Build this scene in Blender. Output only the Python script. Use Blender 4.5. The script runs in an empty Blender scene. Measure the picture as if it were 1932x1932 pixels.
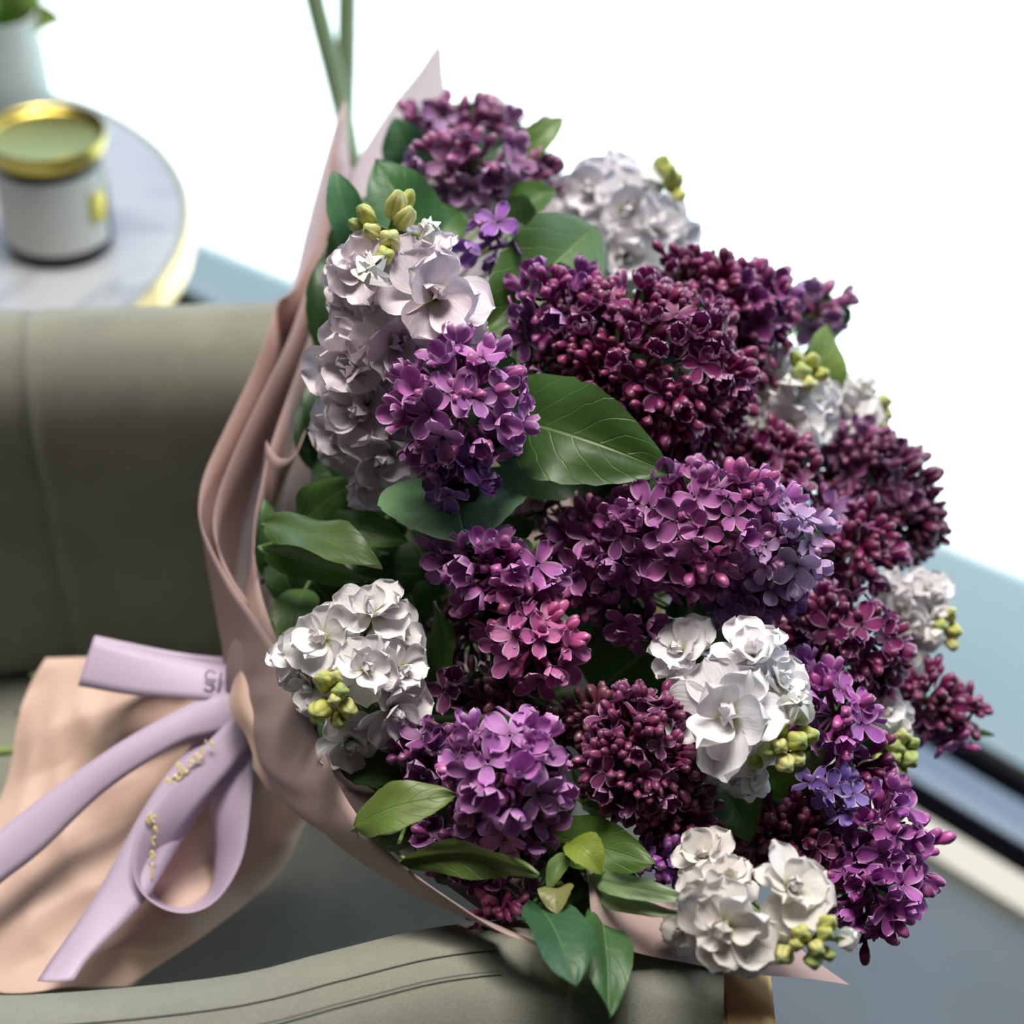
import bpy, bmesh, math, random
from mathutils import Vector, Matrix, Quaternion, noise

random.seed(7)
sc = bpy.context.scene
COL = sc.collection

# ------------------------------------------------------------------ camera
FPX, W = 3200.0, 1932.0
PITCH, ROLL, CAMZ = math.radians(40), math.radians(3), 1.21
FWD = Vector((0, math.cos(PITCH), -math.sin(PITCH)))
_r, _u = Vector((1, 0, 0)), Vector((0, math.sin(PITCH), math.cos(PITCH)))
RT = _r * math.cos(ROLL) + _u * math.sin(ROLL)
UP = _u * math.cos(ROLL) - _r * math.sin(ROLL)
CAM = Vector((0, 0, CAMZ))
cam = bpy.data.cameras.new('camera')
cam.sensor_width = 36
cam.lens = 36 * FPX / W
cam.clip_start = .02
cam.dof.use_dof = True
cam.dof.focus_distance = .725
cam.dof.aperture_fstop = 4.6
co = bpy.data.objects.new('camera', cam)
COL.objects.link(co)
m3 = Matrix((RT, UP, -FWD)).transposed()
co.matrix_world = Matrix.Translation(CAM) @ m3.to_4x4()
sc.camera = co


def ray(x, y):
    return FWD + RT * ((x - 966) / FPX) + UP * ((966 - y) / FPX)


def P(x, y, d):
    return CAM + ray(x, y) * d


def G(x, y, z):
    r = ray(x, y)
    return CAM + r * ((z - CAMZ) / r.z)


# ------------------------------------------------------------------ light
sc.view_settings.view_transform = 'Standard'
sc.view_settings.look = 'None'
sc.view_settings.gamma = 1
sc.view_settings.use_curve_mapping = False
sc.view_settings.exposure = 0.4
sc.cycles.use_denoising = True
sc.cycles.max_bounces = 8
sc.cycles.transparent_max_bounces = 12
sc.cycles.caustics_reflective = False
sc.cycles.caustics_refractive = False
sc.cycles.sample_clamp_indirect = 6

wd = bpy.data.worlds.new('sky')
sc.world = wd
wd.use_nodes = True
nt = wd.node_tree
sky = nt.nodes.new('ShaderNodeTexSky')
sky.sky_type = 'NISHITA'
sky.sun_disc = False
sky.sun_elevation = math.radians(58)
sky.sun_rotation = math.radians(40)
nt.links.new(sky.outputs[0], nt.nodes['Background'].inputs[0])
nt.nodes['Background'].inputs[1].default_value = 0.33

# window frame of the room: NW points out of the window, UW runs along it
NW = Vector((.626, .780, 0)).normalized()
UW = Vector((.780, -.626, 0)).normalized()


def RP(u, n, z):
    return UW * u + NW * n + Vector((0, 0, z))


sun = bpy.data.lights.new('sun', 'SUN')
sun.energy = 14
sun.angle = math.radians(.53)
sun.color = (1, .96, .9)
so = bpy.data.objects.new('sun', sun)
COL.objects.link(so)
SDIR = (NW * .36 - UW * .25 + Vector((0, 0, 1))).normalized()      # towards the sun
so.rotation_euler = SDIR.to_track_quat('Z', 'Y').to_euler()


def lamp_light(name, loc, size, power, col, aim=None):
    l = bpy.data.lights.new(name, 'AREA')
    l.energy = power
    l.shape = 'RECTANGLE'
    l.size, l.size_y = size
    l.color = col
    o = bpy.data.objects.new(name, l)
    COL.objects.link(o)
    o.location = loc
    if aim is not None:
        o.rotation_euler = (Vector(loc) - Vector(aim)).to_track_quat('Z', 'Y').to_euler()
    return o


for _x, _y, _p in ((.08, 1.0, 48), (-.75, .95, 14)):
    lamp_light('ceiling_panel_light', (_x, _y, 2.66), (.9, .45), _p, (1, .95, .87))


# ------------------------------------------------------------------ helpers
def tag(o, label=None, cat=None, group=None, kind=None):
    if label:
        o['label'] = label
    if cat:
        o['category'] = cat
    if group:
        o['group'] = group
    if kind:
        o['kind'] = kind
    return o


def empty(name, loc):
    o = bpy.data.objects.new(name, None)
    o.empty_display_size = .02
    COL.objects.link(o)
    o.location = loc
    return o


def link_mesh(name, me, parent=None, loc=None):
    o = bpy.data.objects.new(name, me)
    COL.objects.link(o)
    if parent is not None:
        o.parent = parent
    if loc is not None:
        o.location = loc
    return o


def mesh_obj(name, verts, faces, mat, parent=None, origin=None, smooth=True, uvs=None):
    """verts in world space; origin = world origin of the parent (or of the thing)."""
    og = Vector(origin) if origin is not None else Vector((0, 0, 0))
    me = bpy.data.meshes.new(name)
    me.from_pydata([tuple(Vector(v) - og) for v in verts], [], faces)
    if smooth:
        me.polygons.foreach_set('use_smooth', [True] * len(me.polygons))
    if uvs is not None:
        ul = me.uv_layers.new(name='UVMap')
        for lp in me.loops:
            ul.data[lp.index].uv = uvs[lp.vertex_index]
    me.update()
    if mat is not None:
        me.materials.append(mat)
    o = link_mesh(name, me, parent)
    if parent is None and origin is not None:
        o.location = og
    return o


def catmull(pts, n):
    pts = [Vector(p) for p in pts]
    if len(pts) == 2:
        return [pts[0].lerp(pts[1], i / (n - 1)) for i in range(n)]
    # uniform by chord length
    L = [0]
    for a, b in zip(pts, pts[1:]):
        L.append(L[-1] + (b - a).length)
    ext = [pts[0] * 2 - pts[1]] + pts + [pts[-1] * 2 - pts[-2]]
    out = []
    for i in range(n):
        s = L[-1] * i / (n - 1)
        k = 0
        while k < len(pts) - 2 and s > L[k + 1]:
            k += 1
        t = (s - L[k]) / max(1e-9, L[k + 1] - L[k])
        p0, p1, p2, p3 = ext[k], ext[k + 1], ext[k + 2], ext[k + 3]
        out.append(.5 * ((2 * p1) + (p2 - p0) * t + (2 * p0 - 5 * p1 + 4 * p2 - p3) * t * t
                         + (3 * p1 - p0 - 3 * p2 + p3) * t ** 3))
    return out


def loft(rows, nu, nv):
    """rows: list of polylines (same meaning along u); returns verts, faces, uvs of nu x nv grid"""
    R = [catmull(r, nu) for r in rows]
    cols = [catmull([r[i] for r in R], nv) for i in range(nu)]
    v, uv = [], []
    for i in range(nu):
        for j in range(nv):
            v.append(cols[i][j])
            uv.append((i / (nu - 1), j / (nv - 1)))
    f = [(i * nv + j, (i + 1) * nv + j, (i + 1) * nv + j + 1, i * nv + j + 1)
         for i in range(nu - 1) for j in range(nv - 1)]
    return v, f, uv


def tube(pts, radii, seg=7, n=None, caps=True):
    pts = [Vector(p) for p in pts]
    if n:
        m = len(pts)
        rr = radii if isinstance(radii, (list, tuple)) else [radii] * m
        pts2 = catmull(pts, n)
        rad = []
        for i in range(n):
            t = i / (n - 1) * (m - 1)
            k = min(int(t), m - 2)
            rad.append(rr[k] + (rr[k + 1] - rr[k]) * (t - k))
        pts = pts2
    else:
        rad = radii if isinstance(radii, (list, tuple)) else [radii] * len(pts)
    v, f = [], []
    ref = Vector((.3, .5, .81))
    for i, p in enumerate(pts):
        t = (pts[min(i + 1, len(pts) - 1)] - pts[max(i - 1, 0)]).normalized()
        a = t.cross(ref)
        if a.length < 1e-4:
            a = t.cross(Vector((1, 0, 0)))
        a.normalize()
        b = t.cross(a)
        for k in range(seg):
            an = 2 * math.pi * k / seg
            v.append(p + (a * math.cos(an) + b * math.sin(an)) * rad[i])
    for i in range(len(pts) - 1):
        for k in range(seg):
            k2 = (k + 1) % seg
            f.append((i * seg + k, i * seg + k2, (i + 1) * seg + k2, (i + 1) * seg + k))
    if caps:
        f.append(tuple(range(seg))[::-1])
        f.append(tuple((len(pts) - 1) * seg + k for k in range(seg)))
    return v, f


def lathe(profile, seg=40):
    v, f = [], []
    for r, z in profile:
        for k in range(seg):
            a = 2 * math.pi * k / seg
            v.append(Vector((r * math.cos(a), r * math.sin(a), z)))
    n = len(profile)
    for i in range(n - 1):
        for k in range(seg):
            k2 = (k + 1) % seg
            f.append((i * seg + k, i * seg + k2, (i + 1) * seg + k2, (i + 1) * seg + k))
    return v, f


def box_pts(corner8):
    return corner8, [(0, 3, 2, 1), (4, 5, 6, 7), (0, 1, 5, 4), (1, 2, 6, 5), (2, 3, 7, 6), (3, 0, 4, 7)]


def room_box(u0, u1, n0, n1, z0, z1):
    return box_pts([RP(u0, n0, z0), RP(u1, n0, z0), RP(u1, n1, z0), RP(u0, n1, z0),
                    RP(u0, n0, z1), RP(u1, n0, z1), RP(u1, n1, z1), RP(u0, n1, z1)])


# ------------------------------------------------------------------ materials
def newmat(name):
    m = bpy.data.materials.new(name)
    m.use_nodes = True
    return m, m.node_tree, m.node_tree.nodes['Principled BSDF']


def N(t, kind, **kw):
    n = t.nodes.new(kind)
    for k, v in kw.items():
        setattr(n, k, v)
    return n


def simple(name, col, rough=.5, metal=0, noise_amt=.0, nscale=20, bump=0, spec=.5):
    m, t, b = newmat(name)
    b.inputs['Roughness'].default_value = rough
    b.inputs['Metallic'].default_value = metal
    b.inputs['Specular IOR Level'].default_value = spec
    b.inputs['Base Color'].default_value = (*col, 1)
    if noise_amt or bump:
        tc = N(t, 'ShaderNodeTexCoord')
        nz = N(t, 'ShaderNodeTexNoise')
        nz.inputs['Scale'].default_value = nscale
        nz.inputs['Detail'].default_value = 5
        t.links.new(tc.outputs['Object'], nz.inputs['Vector'])
        mr = N(t, 'ShaderNodeMapRange')
        mr.inputs[3].default_value = 1 - noise_amt
        mr.inputs[4].default_value = 1 + noise_amt
        t.links.new(nz.outputs[0], mr.inputs[0])
        mx = N(t, 'ShaderNodeMix', data_type='RGBA', blend_type='MULTIPLY')
        mx.inputs[0].default_value = 1
        mx.inputs[6].default_value = (*col, 1)
        t.links.new(mr.outputs[0], mx.inputs[7])
        t.links.new(mx.outputs[2], b.inputs['Base Color'])
        if bump:
            bp = N(t, 'ShaderNodeBump')
            bp.inputs['Strength'].default_value = bump
            bp.inputs['Distance'].default_value = .002
            t.links.new(nz.outputs[0], bp.inputs['Height'])
            t.links.new(bp.outputs[0], b.inputs['Normal'])
    return m


def add_translucent(t, b, colsock, amt):
    tr = N(t, 'ShaderNodeBsdfTranslucent')
    mx = N(t, 'ShaderNodeMixShader')
    mx.inputs[0].default_value = amt
    t.links.new(colsock, tr.inputs[0])
    out = [n for n in t.nodes if n.type == 'OUTPUT_MATERIAL'][0]
    t.links.new(b.outputs[0], mx.inputs[1])
    t.links.new(tr.outputs[0], mx.inputs[2])
    t.links.new(mx.outputs[0], out.inputs[0])


def petal_mat(name, rim, rim_amt, base_col, base_amt, rough, trans, spec=.4):
    """colour of the object itself, paler along the petal edge, other colour at the claw"""
    m, t, b = newmat(name)
    oi = N(t, 'ShaderNodeObjectInfo')
    uv = N(t, 'ShaderNodeUVMap')
    sp = N(t, 'ShaderNodeSeparateXYZ')
    t.links.new(uv.outputs[0], sp.inputs[0])
    # edge mask: u = 0..1 across (0.5 middle), v along
    ab = N(t, 'ShaderNodeMath', operation='SUBTRACT')
    ab.inputs[1].default_value = .5
    t.links.new(sp.outputs[0], ab.inputs[0])
    ab2 = N(t, 'ShaderNodeMath', operation='ABSOLUTE')
    t.links.new(ab.outputs[0], ab2.inputs[0])
    me_ = N(t, 'ShaderNodeMapRange')
    me_.inputs[1].default_value = .36
    me_.inputs[2].default_value = .5
    t.links.new(ab2.outputs[0], me_.inputs[0])
    mv = N(t, 'ShaderNodeMapRange')
    mv.inputs[1].default_value = .90
    mv.inputs[2].default_value = 1.
    t.links.new(sp.outputs[1], mv.inputs[0])
    mxm = N(t, 'ShaderNodeMath', operation='MAXIMUM')
    t.links.new(me_.outputs[0], mxm.inputs[0])
    t.links.new(mv.outputs[0], mxm.inputs[1])
    mul = N(t, 'ShaderNodeMath', operation='MULTIPLY')
    mul.inputs[1].default_value = rim_amt
    t.links.new(mxm.outputs[0], mul.inputs[0])
    # veins along the petal
    wv = N(t, 'ShaderNodeTexNoise')
    wv.inputs['Scale'].default_value = 9
    mp = N(t, 'ShaderNodeMapping')
    mp.inputs['Scale'].default_value = (3, .5, 1)
    t.links.new(uv.outputs[0], mp.inputs[0])
    t.links.new(mp.outputs[0], wv.inputs['Vector'])
    vr = N(t, 'ShaderNodeMapRange')
    vr.inputs[3].default_value = .78
    vr.inputs[4].default_value = 1.2
    t.links.new(wv.outputs[0], vr.inputs[0])
    c0 = N(t, 'ShaderNodeMix', data_type='RGBA', blend_type='MULTIPLY')
    c0.inputs[0].default_value = 1
    t.links.new(oi.outputs['Color'], c0.inputs[6])
    t.links.new(vr.outputs[0], c0.inputs[7])
    c1 = N(t, 'ShaderNodeMix', data_type='RGBA')
    t.links.new(mul.outputs[0], c1.inputs[0])
    t.links.new(c0.outputs[2], c1.inputs[6])
    c1.inputs[7].default_value = (*rim, 1)
    bm_ = N(t, 'ShaderNodeMapRange')
    bm_.inputs[1].default_value = .0
    bm_.inputs[2].default_value = .35
    bm_.inputs[3].default_value = base_amt
    bm_.inputs[4].default_value = 0
    t.links.new(sp.outputs[1], bm_.inputs[0])
    c2 = N(t, 'ShaderNodeMix', data_type='RGBA')
    t.links.new(bm_.outputs[0], c2.inputs[0])
    t.links.new(c1.outputs[2], c2.inputs[6])
    c2.inputs[7].default_value = (*base_col, 1)
    t.links.new(c2.outputs[2], b.inputs['Base Color'])
    b.inputs['Roughness'].default_value = rough
    b.inputs['Specular IOR Level'].default_value = spec
    bp = N(t, 'ShaderNodeBump')
    bp.inputs['Strength'].default_value = .35
    bp.inputs['Distance'].default_value = .0006
    t.links.new(wv.outputs[0], bp.inputs['Height'])
    t.links.new(bp.outputs[0], b.inputs['Normal'])
    add_translucent(t, b, c2.outputs[2], trans)
    return m


def objcol_mat(name, rough=.45, trans=0, spec=.5, tipcol=None):
    m, t, b = newmat(name)
    oi = N(t, 'ShaderNodeObjectInfo')
    tc = N(t, 'ShaderNodeTexCoord')
    nz = N(t, 'ShaderNodeTexNoise')
    nz.inputs['Scale'].default_value = 300
    t.links.new(tc.outputs['Object'], nz.inputs['Vector'])
    mr = N(t, 'ShaderNodeMapRange')
    mr.inputs[3].default_value = .7
    mr.inputs[4].default_value = 1.3
    t.links.new(nz.outputs[0], mr.inputs[0])
    mx = N(t, 'ShaderNodeMix', data_type='RGBA', blend_type='MULTIPLY')
    mx.inputs[0].default_value = 1
    t.links.new(oi.outputs['Color'], mx.inputs[6])
    t.links.new(mr.outputs[0], mx.inputs[7])
    uv = N(t, 'ShaderNodeUVMap')
    sp = N(t, 'ShaderNodeSeparateXYZ')
    t.links.new(uv.outputs[0], sp.inputs[0])
    tv = N(t, 'ShaderNodeMapRange')
    tv.inputs[1].default_value = .72
    tv.inputs[2].default_value = 1
    tv.inputs[4].default_value = .16
    t.links.new(sp.outputs[1], tv.inputs[0])
    tp = N(t, 'ShaderNodeMix', data_type='RGBA')
    tp.inputs[7].default_value = (*(tipcol or (.5, .3, .4)), 1)
    t.links.new(tv.outputs[0], tp.inputs[0])
    t.links.new(mx.outputs[2], tp.inputs[6])
    t.links.new(tp.outputs[2], b.inputs['Base Color'])
    b.inputs['Roughness'].default_value = rough
    b.inputs['Specular IOR Level'].default_value = spec
    if trans:
        add_translucent(t, b, tp.outputs[2], trans)
    return m


def leaf_mat():
    m, t, b = newmat('leaf_green')
    oi = N(t, 'ShaderNodeObjectInfo')
    uv = N(t, 'ShaderNodeUVMap')
    sp = N(t, 'ShaderNodeSeparateXYZ')
    t.links.new(uv.outputs[0], sp.inputs[0])
    ab = N(t, 'ShaderNodeMath', operation='SUBTRACT')
    ab.inputs[1].default_value = .5
    t.links.new(sp.outputs[0], ab.inputs[0])
    au = N(t, 'ShaderNodeMath', operation='ABSOLUTE')
    t.links.new(ab.outputs[0], au.inputs[0])
    # midrib
    mid = N(t, 'ShaderNodeMapRange')
    mid.inputs[1].default_value = .0
    mid.inputs[2].default_value = .022
    mid.inputs[3].default_value = 1
    mid.inputs[4].default_value = 0
    t.links.new(au.outputs[0], mid.inputs[0])
    # side veins: frac(v*9 - |u|*5)
    a = N(t, 'ShaderNodeMath', operation='MULTIPLY')
    a.inputs[1].default_value = 6.5
    t.links.new(sp.outputs[1], a.inputs[0])
    b2 = N(t, 'ShaderNodeMath', operation='MULTIPLY')
    b2.inputs[1].default_value = 4.2
    t.links.new(au.outputs[0], b2.inputs[0])
    s = N(t, 'ShaderNodeMath', operation='SUBTRACT')
    t.links.new(a.outputs[0], s.inputs[0])
    t.links.new(b2.outputs[0], s.inputs[1])
    nz0 = N(t, 'ShaderNodeTexNoise')
    nz0.inputs['Scale'].default_value = 5
    t.links.new(uv.outputs[0], nz0.inputs['Vector'])
    s2 = N(t, 'ShaderNodeMath', operation='MULTIPLY_ADD')
    s2.inputs[1].default_value = .5
    t.links.new(nz0.outputs[0], s2.inputs[0])
    t.links.new(s.outputs[0], s2.inputs[2])
    fr = N(t, 'ShaderNodeMath', operation='PINGPONG')
    fr.inputs[1].default_value = .5
    t.links.new(s2.outputs[0], fr.inputs[0])
    vn = N(t, 'ShaderNodeMapRange')
    vn.inputs[1].default_value = 0
    vn.inputs[2].default_value = .05
    vn.inputs[3].default_value = .45
    vn.inputs[4].default_value = 0
    t.links.new(fr.outputs[0], vn.inputs[0])
    mx = N(t, 'ShaderNodeMath', operation='MAXIMUM')
    t.links.new(mid.outputs[0], mx.inputs[0])
    t.links.new(vn.outputs[0], mx.inputs[1])
    vm = N(t, 'ShaderNodeMath', operation='MULTIPLY')
    vm.inputs[1].default_value = .42
    t.links.new(mx.outputs[0], vm.inputs[0])
    tc = N(t, 'ShaderNodeTexCoord')
    nz = N(t, 'ShaderNodeTexNoise')
    nz.inputs['Scale'].default_value = 35
    nz.inputs['Detail'].default_value = 4
    t.links.new(tc.outputs['Object'], nz.inputs['Vector'])
    mr = N(t, 'ShaderNodeMapRange')
    mr.inputs[3].default_value = .7
    mr.inputs[4].default_value = 1.3
    t.links.new(nz.outputs[0], mr.inputs[0])
    c0 = N(t, 'ShaderNodeMix', data_type='RGBA', blend_type='MULTIPLY')
    c0.inputs[0].default_value = 1
    t.links.new(oi.outputs['Color'], c0.inputs[6])
    t.links.new(mr.outputs[0], c0.inputs[7])
    c1 = N(t, 'ShaderNodeMix', data_type='RGBA')
    t.links.new(vm.outputs[0], c1.inputs[0])
    t.links.new(c0.outputs[2], c1.inputs[6])
    c1.inputs[7].default_value = (.28, .40, .16, 1)
    # paler underside
    ge = N(t, 'ShaderNodeNewGeometry')
    bk = N(t, 'ShaderNodeMath', operation='MULTIPLY')
    bk.inputs[1].default_value = .35
    t.links.new(ge.outputs['Backfacing'], bk.inputs[0])
    c2 = N(t, 'ShaderNodeMix', data_type='RGBA')
    t.links.new(bk.outputs[0], c2.inputs[0])
    t.links.new(c1.outputs[2], c2.inputs[6])
    c2.inputs[7].default_value = (.24, .33, .15, 1)
    t.links.new(c2.outputs[2], b.inputs['Base Color'])
    b.inputs['Roughness'].default_value = .45
    b.inputs['Specular IOR Level'].default_value = .5
    bp = N(t, 'ShaderNodeBump')
    bp.inputs['Strength'].default_value = .5
    bp.inputs['Distance'].default_value = .0008
    bp.invert = True
    t.links.new(mx.outputs[0], bp.inputs['Height'])
    bp2 = N(t, 'ShaderNodeBump')
    bp2.inputs['Strength'].default_value = .35
    bp2.inputs['Distance'].default_value = .001
    nz2 = N(t, 'ShaderNodeTexNoise')
    nz2.inputs['Scale'].default_value = 120
    t.links.new(tc.outputs['Object'], nz2.inputs['Vector'])
    t.links.new(nz2.outputs[0], bp2.inputs['Height'])
    t.links.new(bp.outputs[0], bp2.inputs['Normal'])
    t.links.new(bp2.outputs[0], b.inputs['Normal'])
    add_translucent(t, b, c2.outputs[2], .22)
    return m


def velvet_mat():
    m, t, b = newmat('grey_velvet')
    tc = N(t, 'ShaderNodeTexCoord')
    nz = N(t, 'ShaderNodeTexNoise')
    nz.inputs['Scale'].default_value = 9
    nz.inputs['Detail'].default_value = 6
    nz.inputs['Roughness'].default_value = .65
    t.links.new(tc.outputs['Object'], nz.inputs['Vector'])
    cr = N(t, 'ShaderNodeValToRGB')
    cr.color_ramp.elements[0].position = .3
    cr.color_ramp.elements[0].color = (.19, .195, .165, 1)
    cr.color_ramp.elements[1].position = .72
    cr.color_ramp.elements[1].color = (.285, .285, .235, 1)
    t.links.new(nz.outputs[0], cr.inputs[0])
    nz2 = N(t, 'ShaderNodeTexNoise')
    nz2.inputs['Scale'].default_value = 900
    nz2.inputs['Detail'].default_value = 2
    t.links.new(tc.outputs['Object'], nz2.inputs['Vector'])
    mr = N(t, 'ShaderNodeMapRange')
    mr.inputs[3].default_value = .82
    mr.inputs[4].default_value = 1.18
    t.links.new(nz2.outputs[0], mr.inputs[0])
    mx = N(t, 'ShaderNodeMix', data_type='RGBA', blend_type='MULTIPLY')
    mx.inputs[0].default_value = 1
    t.links.new(cr.outputs[0], mx.inputs[6])
    t.links.new(mr.outputs[0], mx.inputs[7])
    t.links.new(mx.outputs[2], b.inputs['Base Color'])
    b.inputs['Roughness'].default_value = .9
    b.inputs['Specular IOR Level'].default_value = .1
    b.inputs['Sheen Weight'].default_value = .12
    b.inputs['Sheen Roughness'].default_value = .4
    b.inputs['Sheen Tint'].default_value = (.75, .8, .8, 1)
    bp = N(t, 'ShaderNodeBump')
    bp.inputs['Strength'].default_value = .25
    bp.inputs['Distance'].default_value = .0012
    t.links.new(nz2.outputs[0], bp.inputs['Height'])
    t.links.new(bp.outputs[0], b.inputs['Normal'])
    return m


def paper_mat(name, front, back, trans=.12):
    """two-sided florist paper: one colour outside, another inside"""
    m, t, b = newmat(name)
    ge = N(t, 'ShaderNodeNewGeometry')
    tc = N(t, 'ShaderNodeTexCoord')
    nz = N(t, 'ShaderNodeTexNoise')
    nz.inputs['Scale'].default_value = 14
    nz.inputs['Detail'].default_value = 4
    t.links.new(tc.outputs['Object'], nz.inputs['Vector'])
    mr = N(t, 'ShaderNodeMapRange')
    mr.inputs[3].default_value = .88
    mr.inputs[4].default_value = 1.12
    t.links.new(nz.outputs[0], mr.inputs[0])
    c = N(t, 'ShaderNodeMix', data_type='RGBA')
    c.inputs[6].default_value = (*front, 1)
    c.inputs[7].default_value = (*back, 1)
    t.links.new(ge.outputs['Backfacing'], c.inputs[0])
    mx = N(t, 'ShaderNodeMix', data_type='RGBA', blend_type='MULTIPLY')
    mx.inputs[0].default_value = 1
    t.links.new(c.outputs[2], mx.inputs[6])
    t.links.new(mr.outputs[0], mx.inputs[7])
    t.links.new(mx.outputs[2], b.inputs['Base Color'])
    b.inputs['Roughness'].default_value = .55
    b.inputs['Specular IOR Level'].default_value = .35
    bp = N(t, 'ShaderNodeBump')
    bp.inputs['Strength'].default_value = .25
    bp.inputs['Distance'].default_value = .004
    t.links.new(nz.outputs[0], bp.inputs['Height'])
    t.links.new(bp.outputs[0], b.inputs['Normal'])
    add_translucent(t, b, mx.outputs[2], trans)
    return m


def marble_mat():
    m, t, b = newmat('pale_marble')
    tc = N(t, 'ShaderNodeTexCoord')
    nz = N(t, 'ShaderNodeTexNoise')
    nz.inputs['Scale'].default_value = 5
    nz.inputs['Detail'].default_value = 8
    nz.inputs['Distortion'].default_value = 1.6
    t.links.new(tc.outputs['Object'], nz.inputs['Vector'])
    cr = N(t, 'ShaderNodeValToRGB')
    e = cr.color_ramp.elements
    e[0].position, e[0].color = .40, (.36, .375, .40, 1)
    e[1].position, e[1].color = .60, (.40, .41, .43, 1)
    x = e.new(.5)
    x.color = (.27, .285, .31, 1)
    y = e.new(.47)
    y.color = (.36, .375, .40, 1)
    z = e.new(.53)
    z.color = (.38, .39, .41, 1)
    t.links.new(nz.outputs[0], cr.inputs[0])
    t.links.new(cr.outputs[0], b.inputs['Base Color'])
    b.inputs['Roughness'].default_value = .22
    return m


def glass_mat():
    m, t, b = newmat('window_glass')
    t.nodes.remove(b)
    tr = N(t, 'ShaderNodeBsdfTransparent')
    tr.inputs[0].default_value = (.93, .96, .96, 1)
    gl = N(t, 'ShaderNodeBsdfGlossy')
    gl.inputs['Roughness'].default_value = .02
    fc = N(t, 'ShaderNodeLayerWeight')
    fc.inputs[0].default_value = .5
    pw = N(t, 'ShaderNodeMath', operation='POWER')
    pw.inputs[1].default_value = 5
    t.links.new(fc.outputs['Facing'], pw.inputs[0])
    lw = N(t, 'ShaderNodeMath', operation='MULTIPLY_ADD')
    lw.inputs[1].default_value = .9
    lw.inputs[2].default_value = .03
    t.links.new(pw.outputs[0], lw.inputs[0])
    mx = N(t, 'ShaderNodeMixShader')
    out = [n for n in t.nodes if n.type == 'OUTPUT_MATERIAL'][0]
    t.links.new(lw.outputs[0], mx.inputs[0])
    t.links.new(tr.outputs[0], mx.inputs[1])
    t.links.new(gl.outputs[0], mx.inputs[2])
    t.links.new(mx.outputs[0], out.inputs[0])
    return m


M = {}
M['velvet'] = velvet_mat()
M['thread'] = simple('stitch_thread', (.13, .13, .115), .8)
M['brass'] = simple('polished_brass', (.72, .52, .26), .24, 1)
M['gold'] = simple('gold_foil', (.92, .78, .24), .4, .1, .1, 400)
M['goldin'] = simple('gold_cup', (.46, .37, .09), .28, 1)
M['paper'] = paper_mat('dusty_pink_paper', (.43, .305, .29), (.40, .29, .28), .08)
M['paperl'] = paper_mat('lilac_pink_paper', (.50, .345, .31), (.40, .35, .40))
M['paperp'] = paper_mat('peach_pink_paper', (.66, .46, .38), (.6, .42, .36), .08)
M['ribbon'] = simple('lavender_satin', (.50, .395, .535), .5, 0, .06, 60, 0, .6)
M['emboss'] = simple('lavender_emboss', (.33, .24, .42), .3)
M['leaf'] = leaf_mat()
M['stem'] = simple('green_stem', (.13, .20, .06), .5, 0, .2, 60)
M['twig'] = simple('purple_twig', (.10, .055, .05), .6, 0, .2, 80)
M['lpetal'] = petal_mat('lilac_petal', (.70, .48, .70), .72, (.06, .012, .05), .55, .42, .18)
M['lbud'] = objcol_mat('lilac_bud', .36, 0, .5)
M['spetal'] = petal_mat('stock_petal', (.86, .84, .88), .25, (.50, .58, .12), .75, .55, .22, .25)
M['sbud'] = petal_mat('stock_bud', (.24, .34, .12), .8, (.22, .32, .08), .7, .5, .12)
M['eye'] = simple('flower_eye', (.42, .30, .06), .5)
M['floor'] = simple('grey_floor', (.13, .155, .17), .65, 0, .25, 5, 0, .25)
M['pave'] = simple('pale_paving', (.44, .52, .52), .8, 0, .06, 4)
M['sill'] = simple('cream_sill', (.62, .57, .46), .5)
M['blackf'] = simple('black_gasket', (.004, .004, .005), .9, spec=0)
M['alu'] = simple('blue_grey_metal', (.20, .24, .28), .4, .3)
M['glass'] = glass_mat()
M['wall'] = simple('grey_wall', (.14, .14, .14), .9)
M['dwall'] = simple('dark_grey_wall', (.05, .05, .05), .9)
M['ceil'] = simple('dark_ceiling', (.10, .10, .10), .9)
M['marble'] = marble_mat()
M['black'] = simple('black_glass', (.008, .009, .011), .12)
M['label'] = simple('off_white_label', (.62, .60, .57), .7, 0, .05, 40)
M['white'] = simple('white_ceramic', (.44, .48, .45), .4, 0, .06, 8)
M['stalk'] = simple('dark_green_stalk', (.10, .15, .075), .5, 0, .15, 15)
M['terra'] = simple('grey_pot', (.25, .25, .24), .8, 0, .1, 20)
M['soil'] = simple('dark_soil', (.03, .022, .015), .95, 0, .3, 60, .5)


# ------------------------------------------------------------------ the room
def struct(name, vf, mat, parent=None, smooth=False):
    o = mesh_obj(name, vf[0], vf[1], mat, parent, smooth=smooth)
    if parent is None:
        o['kind'] = 'structure'
    return o


ROOMH = 2.7
struct('floor', room_box(-4, 4, -4, 1.045, -.1, 0), M['floor'])
struct('ceiling', room_box(-4, 4, -4, 1.08, ROOMH, ROOMH + .2), M['ceil'])
struct('wall_back', room_box(-4, 4, -4.1, -4, 0, ROOMH), M['dwall'])
struct('wall_left', room_box(-4.1, -4, -4, 1.08, 0, ROOMH), M['wall'])
struct('wall_right', room_box(4, 4.1, -4, 1.08, 0, ROOMH), M['wall'])
struct('wall_light_blocker', room_box(.41, 4, 1.03, 1.16, 0, ROOMH), M['wall'])  # unseen wall, added to keep side light off the chair's inner face
pv = struct('pavement', room_box(-14, 14, 1.16, 22, -.2, -.01), M['pave'])
# roof canopy outside: it throws the straight shadow along the window
zc = ROOMH + .1
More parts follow.
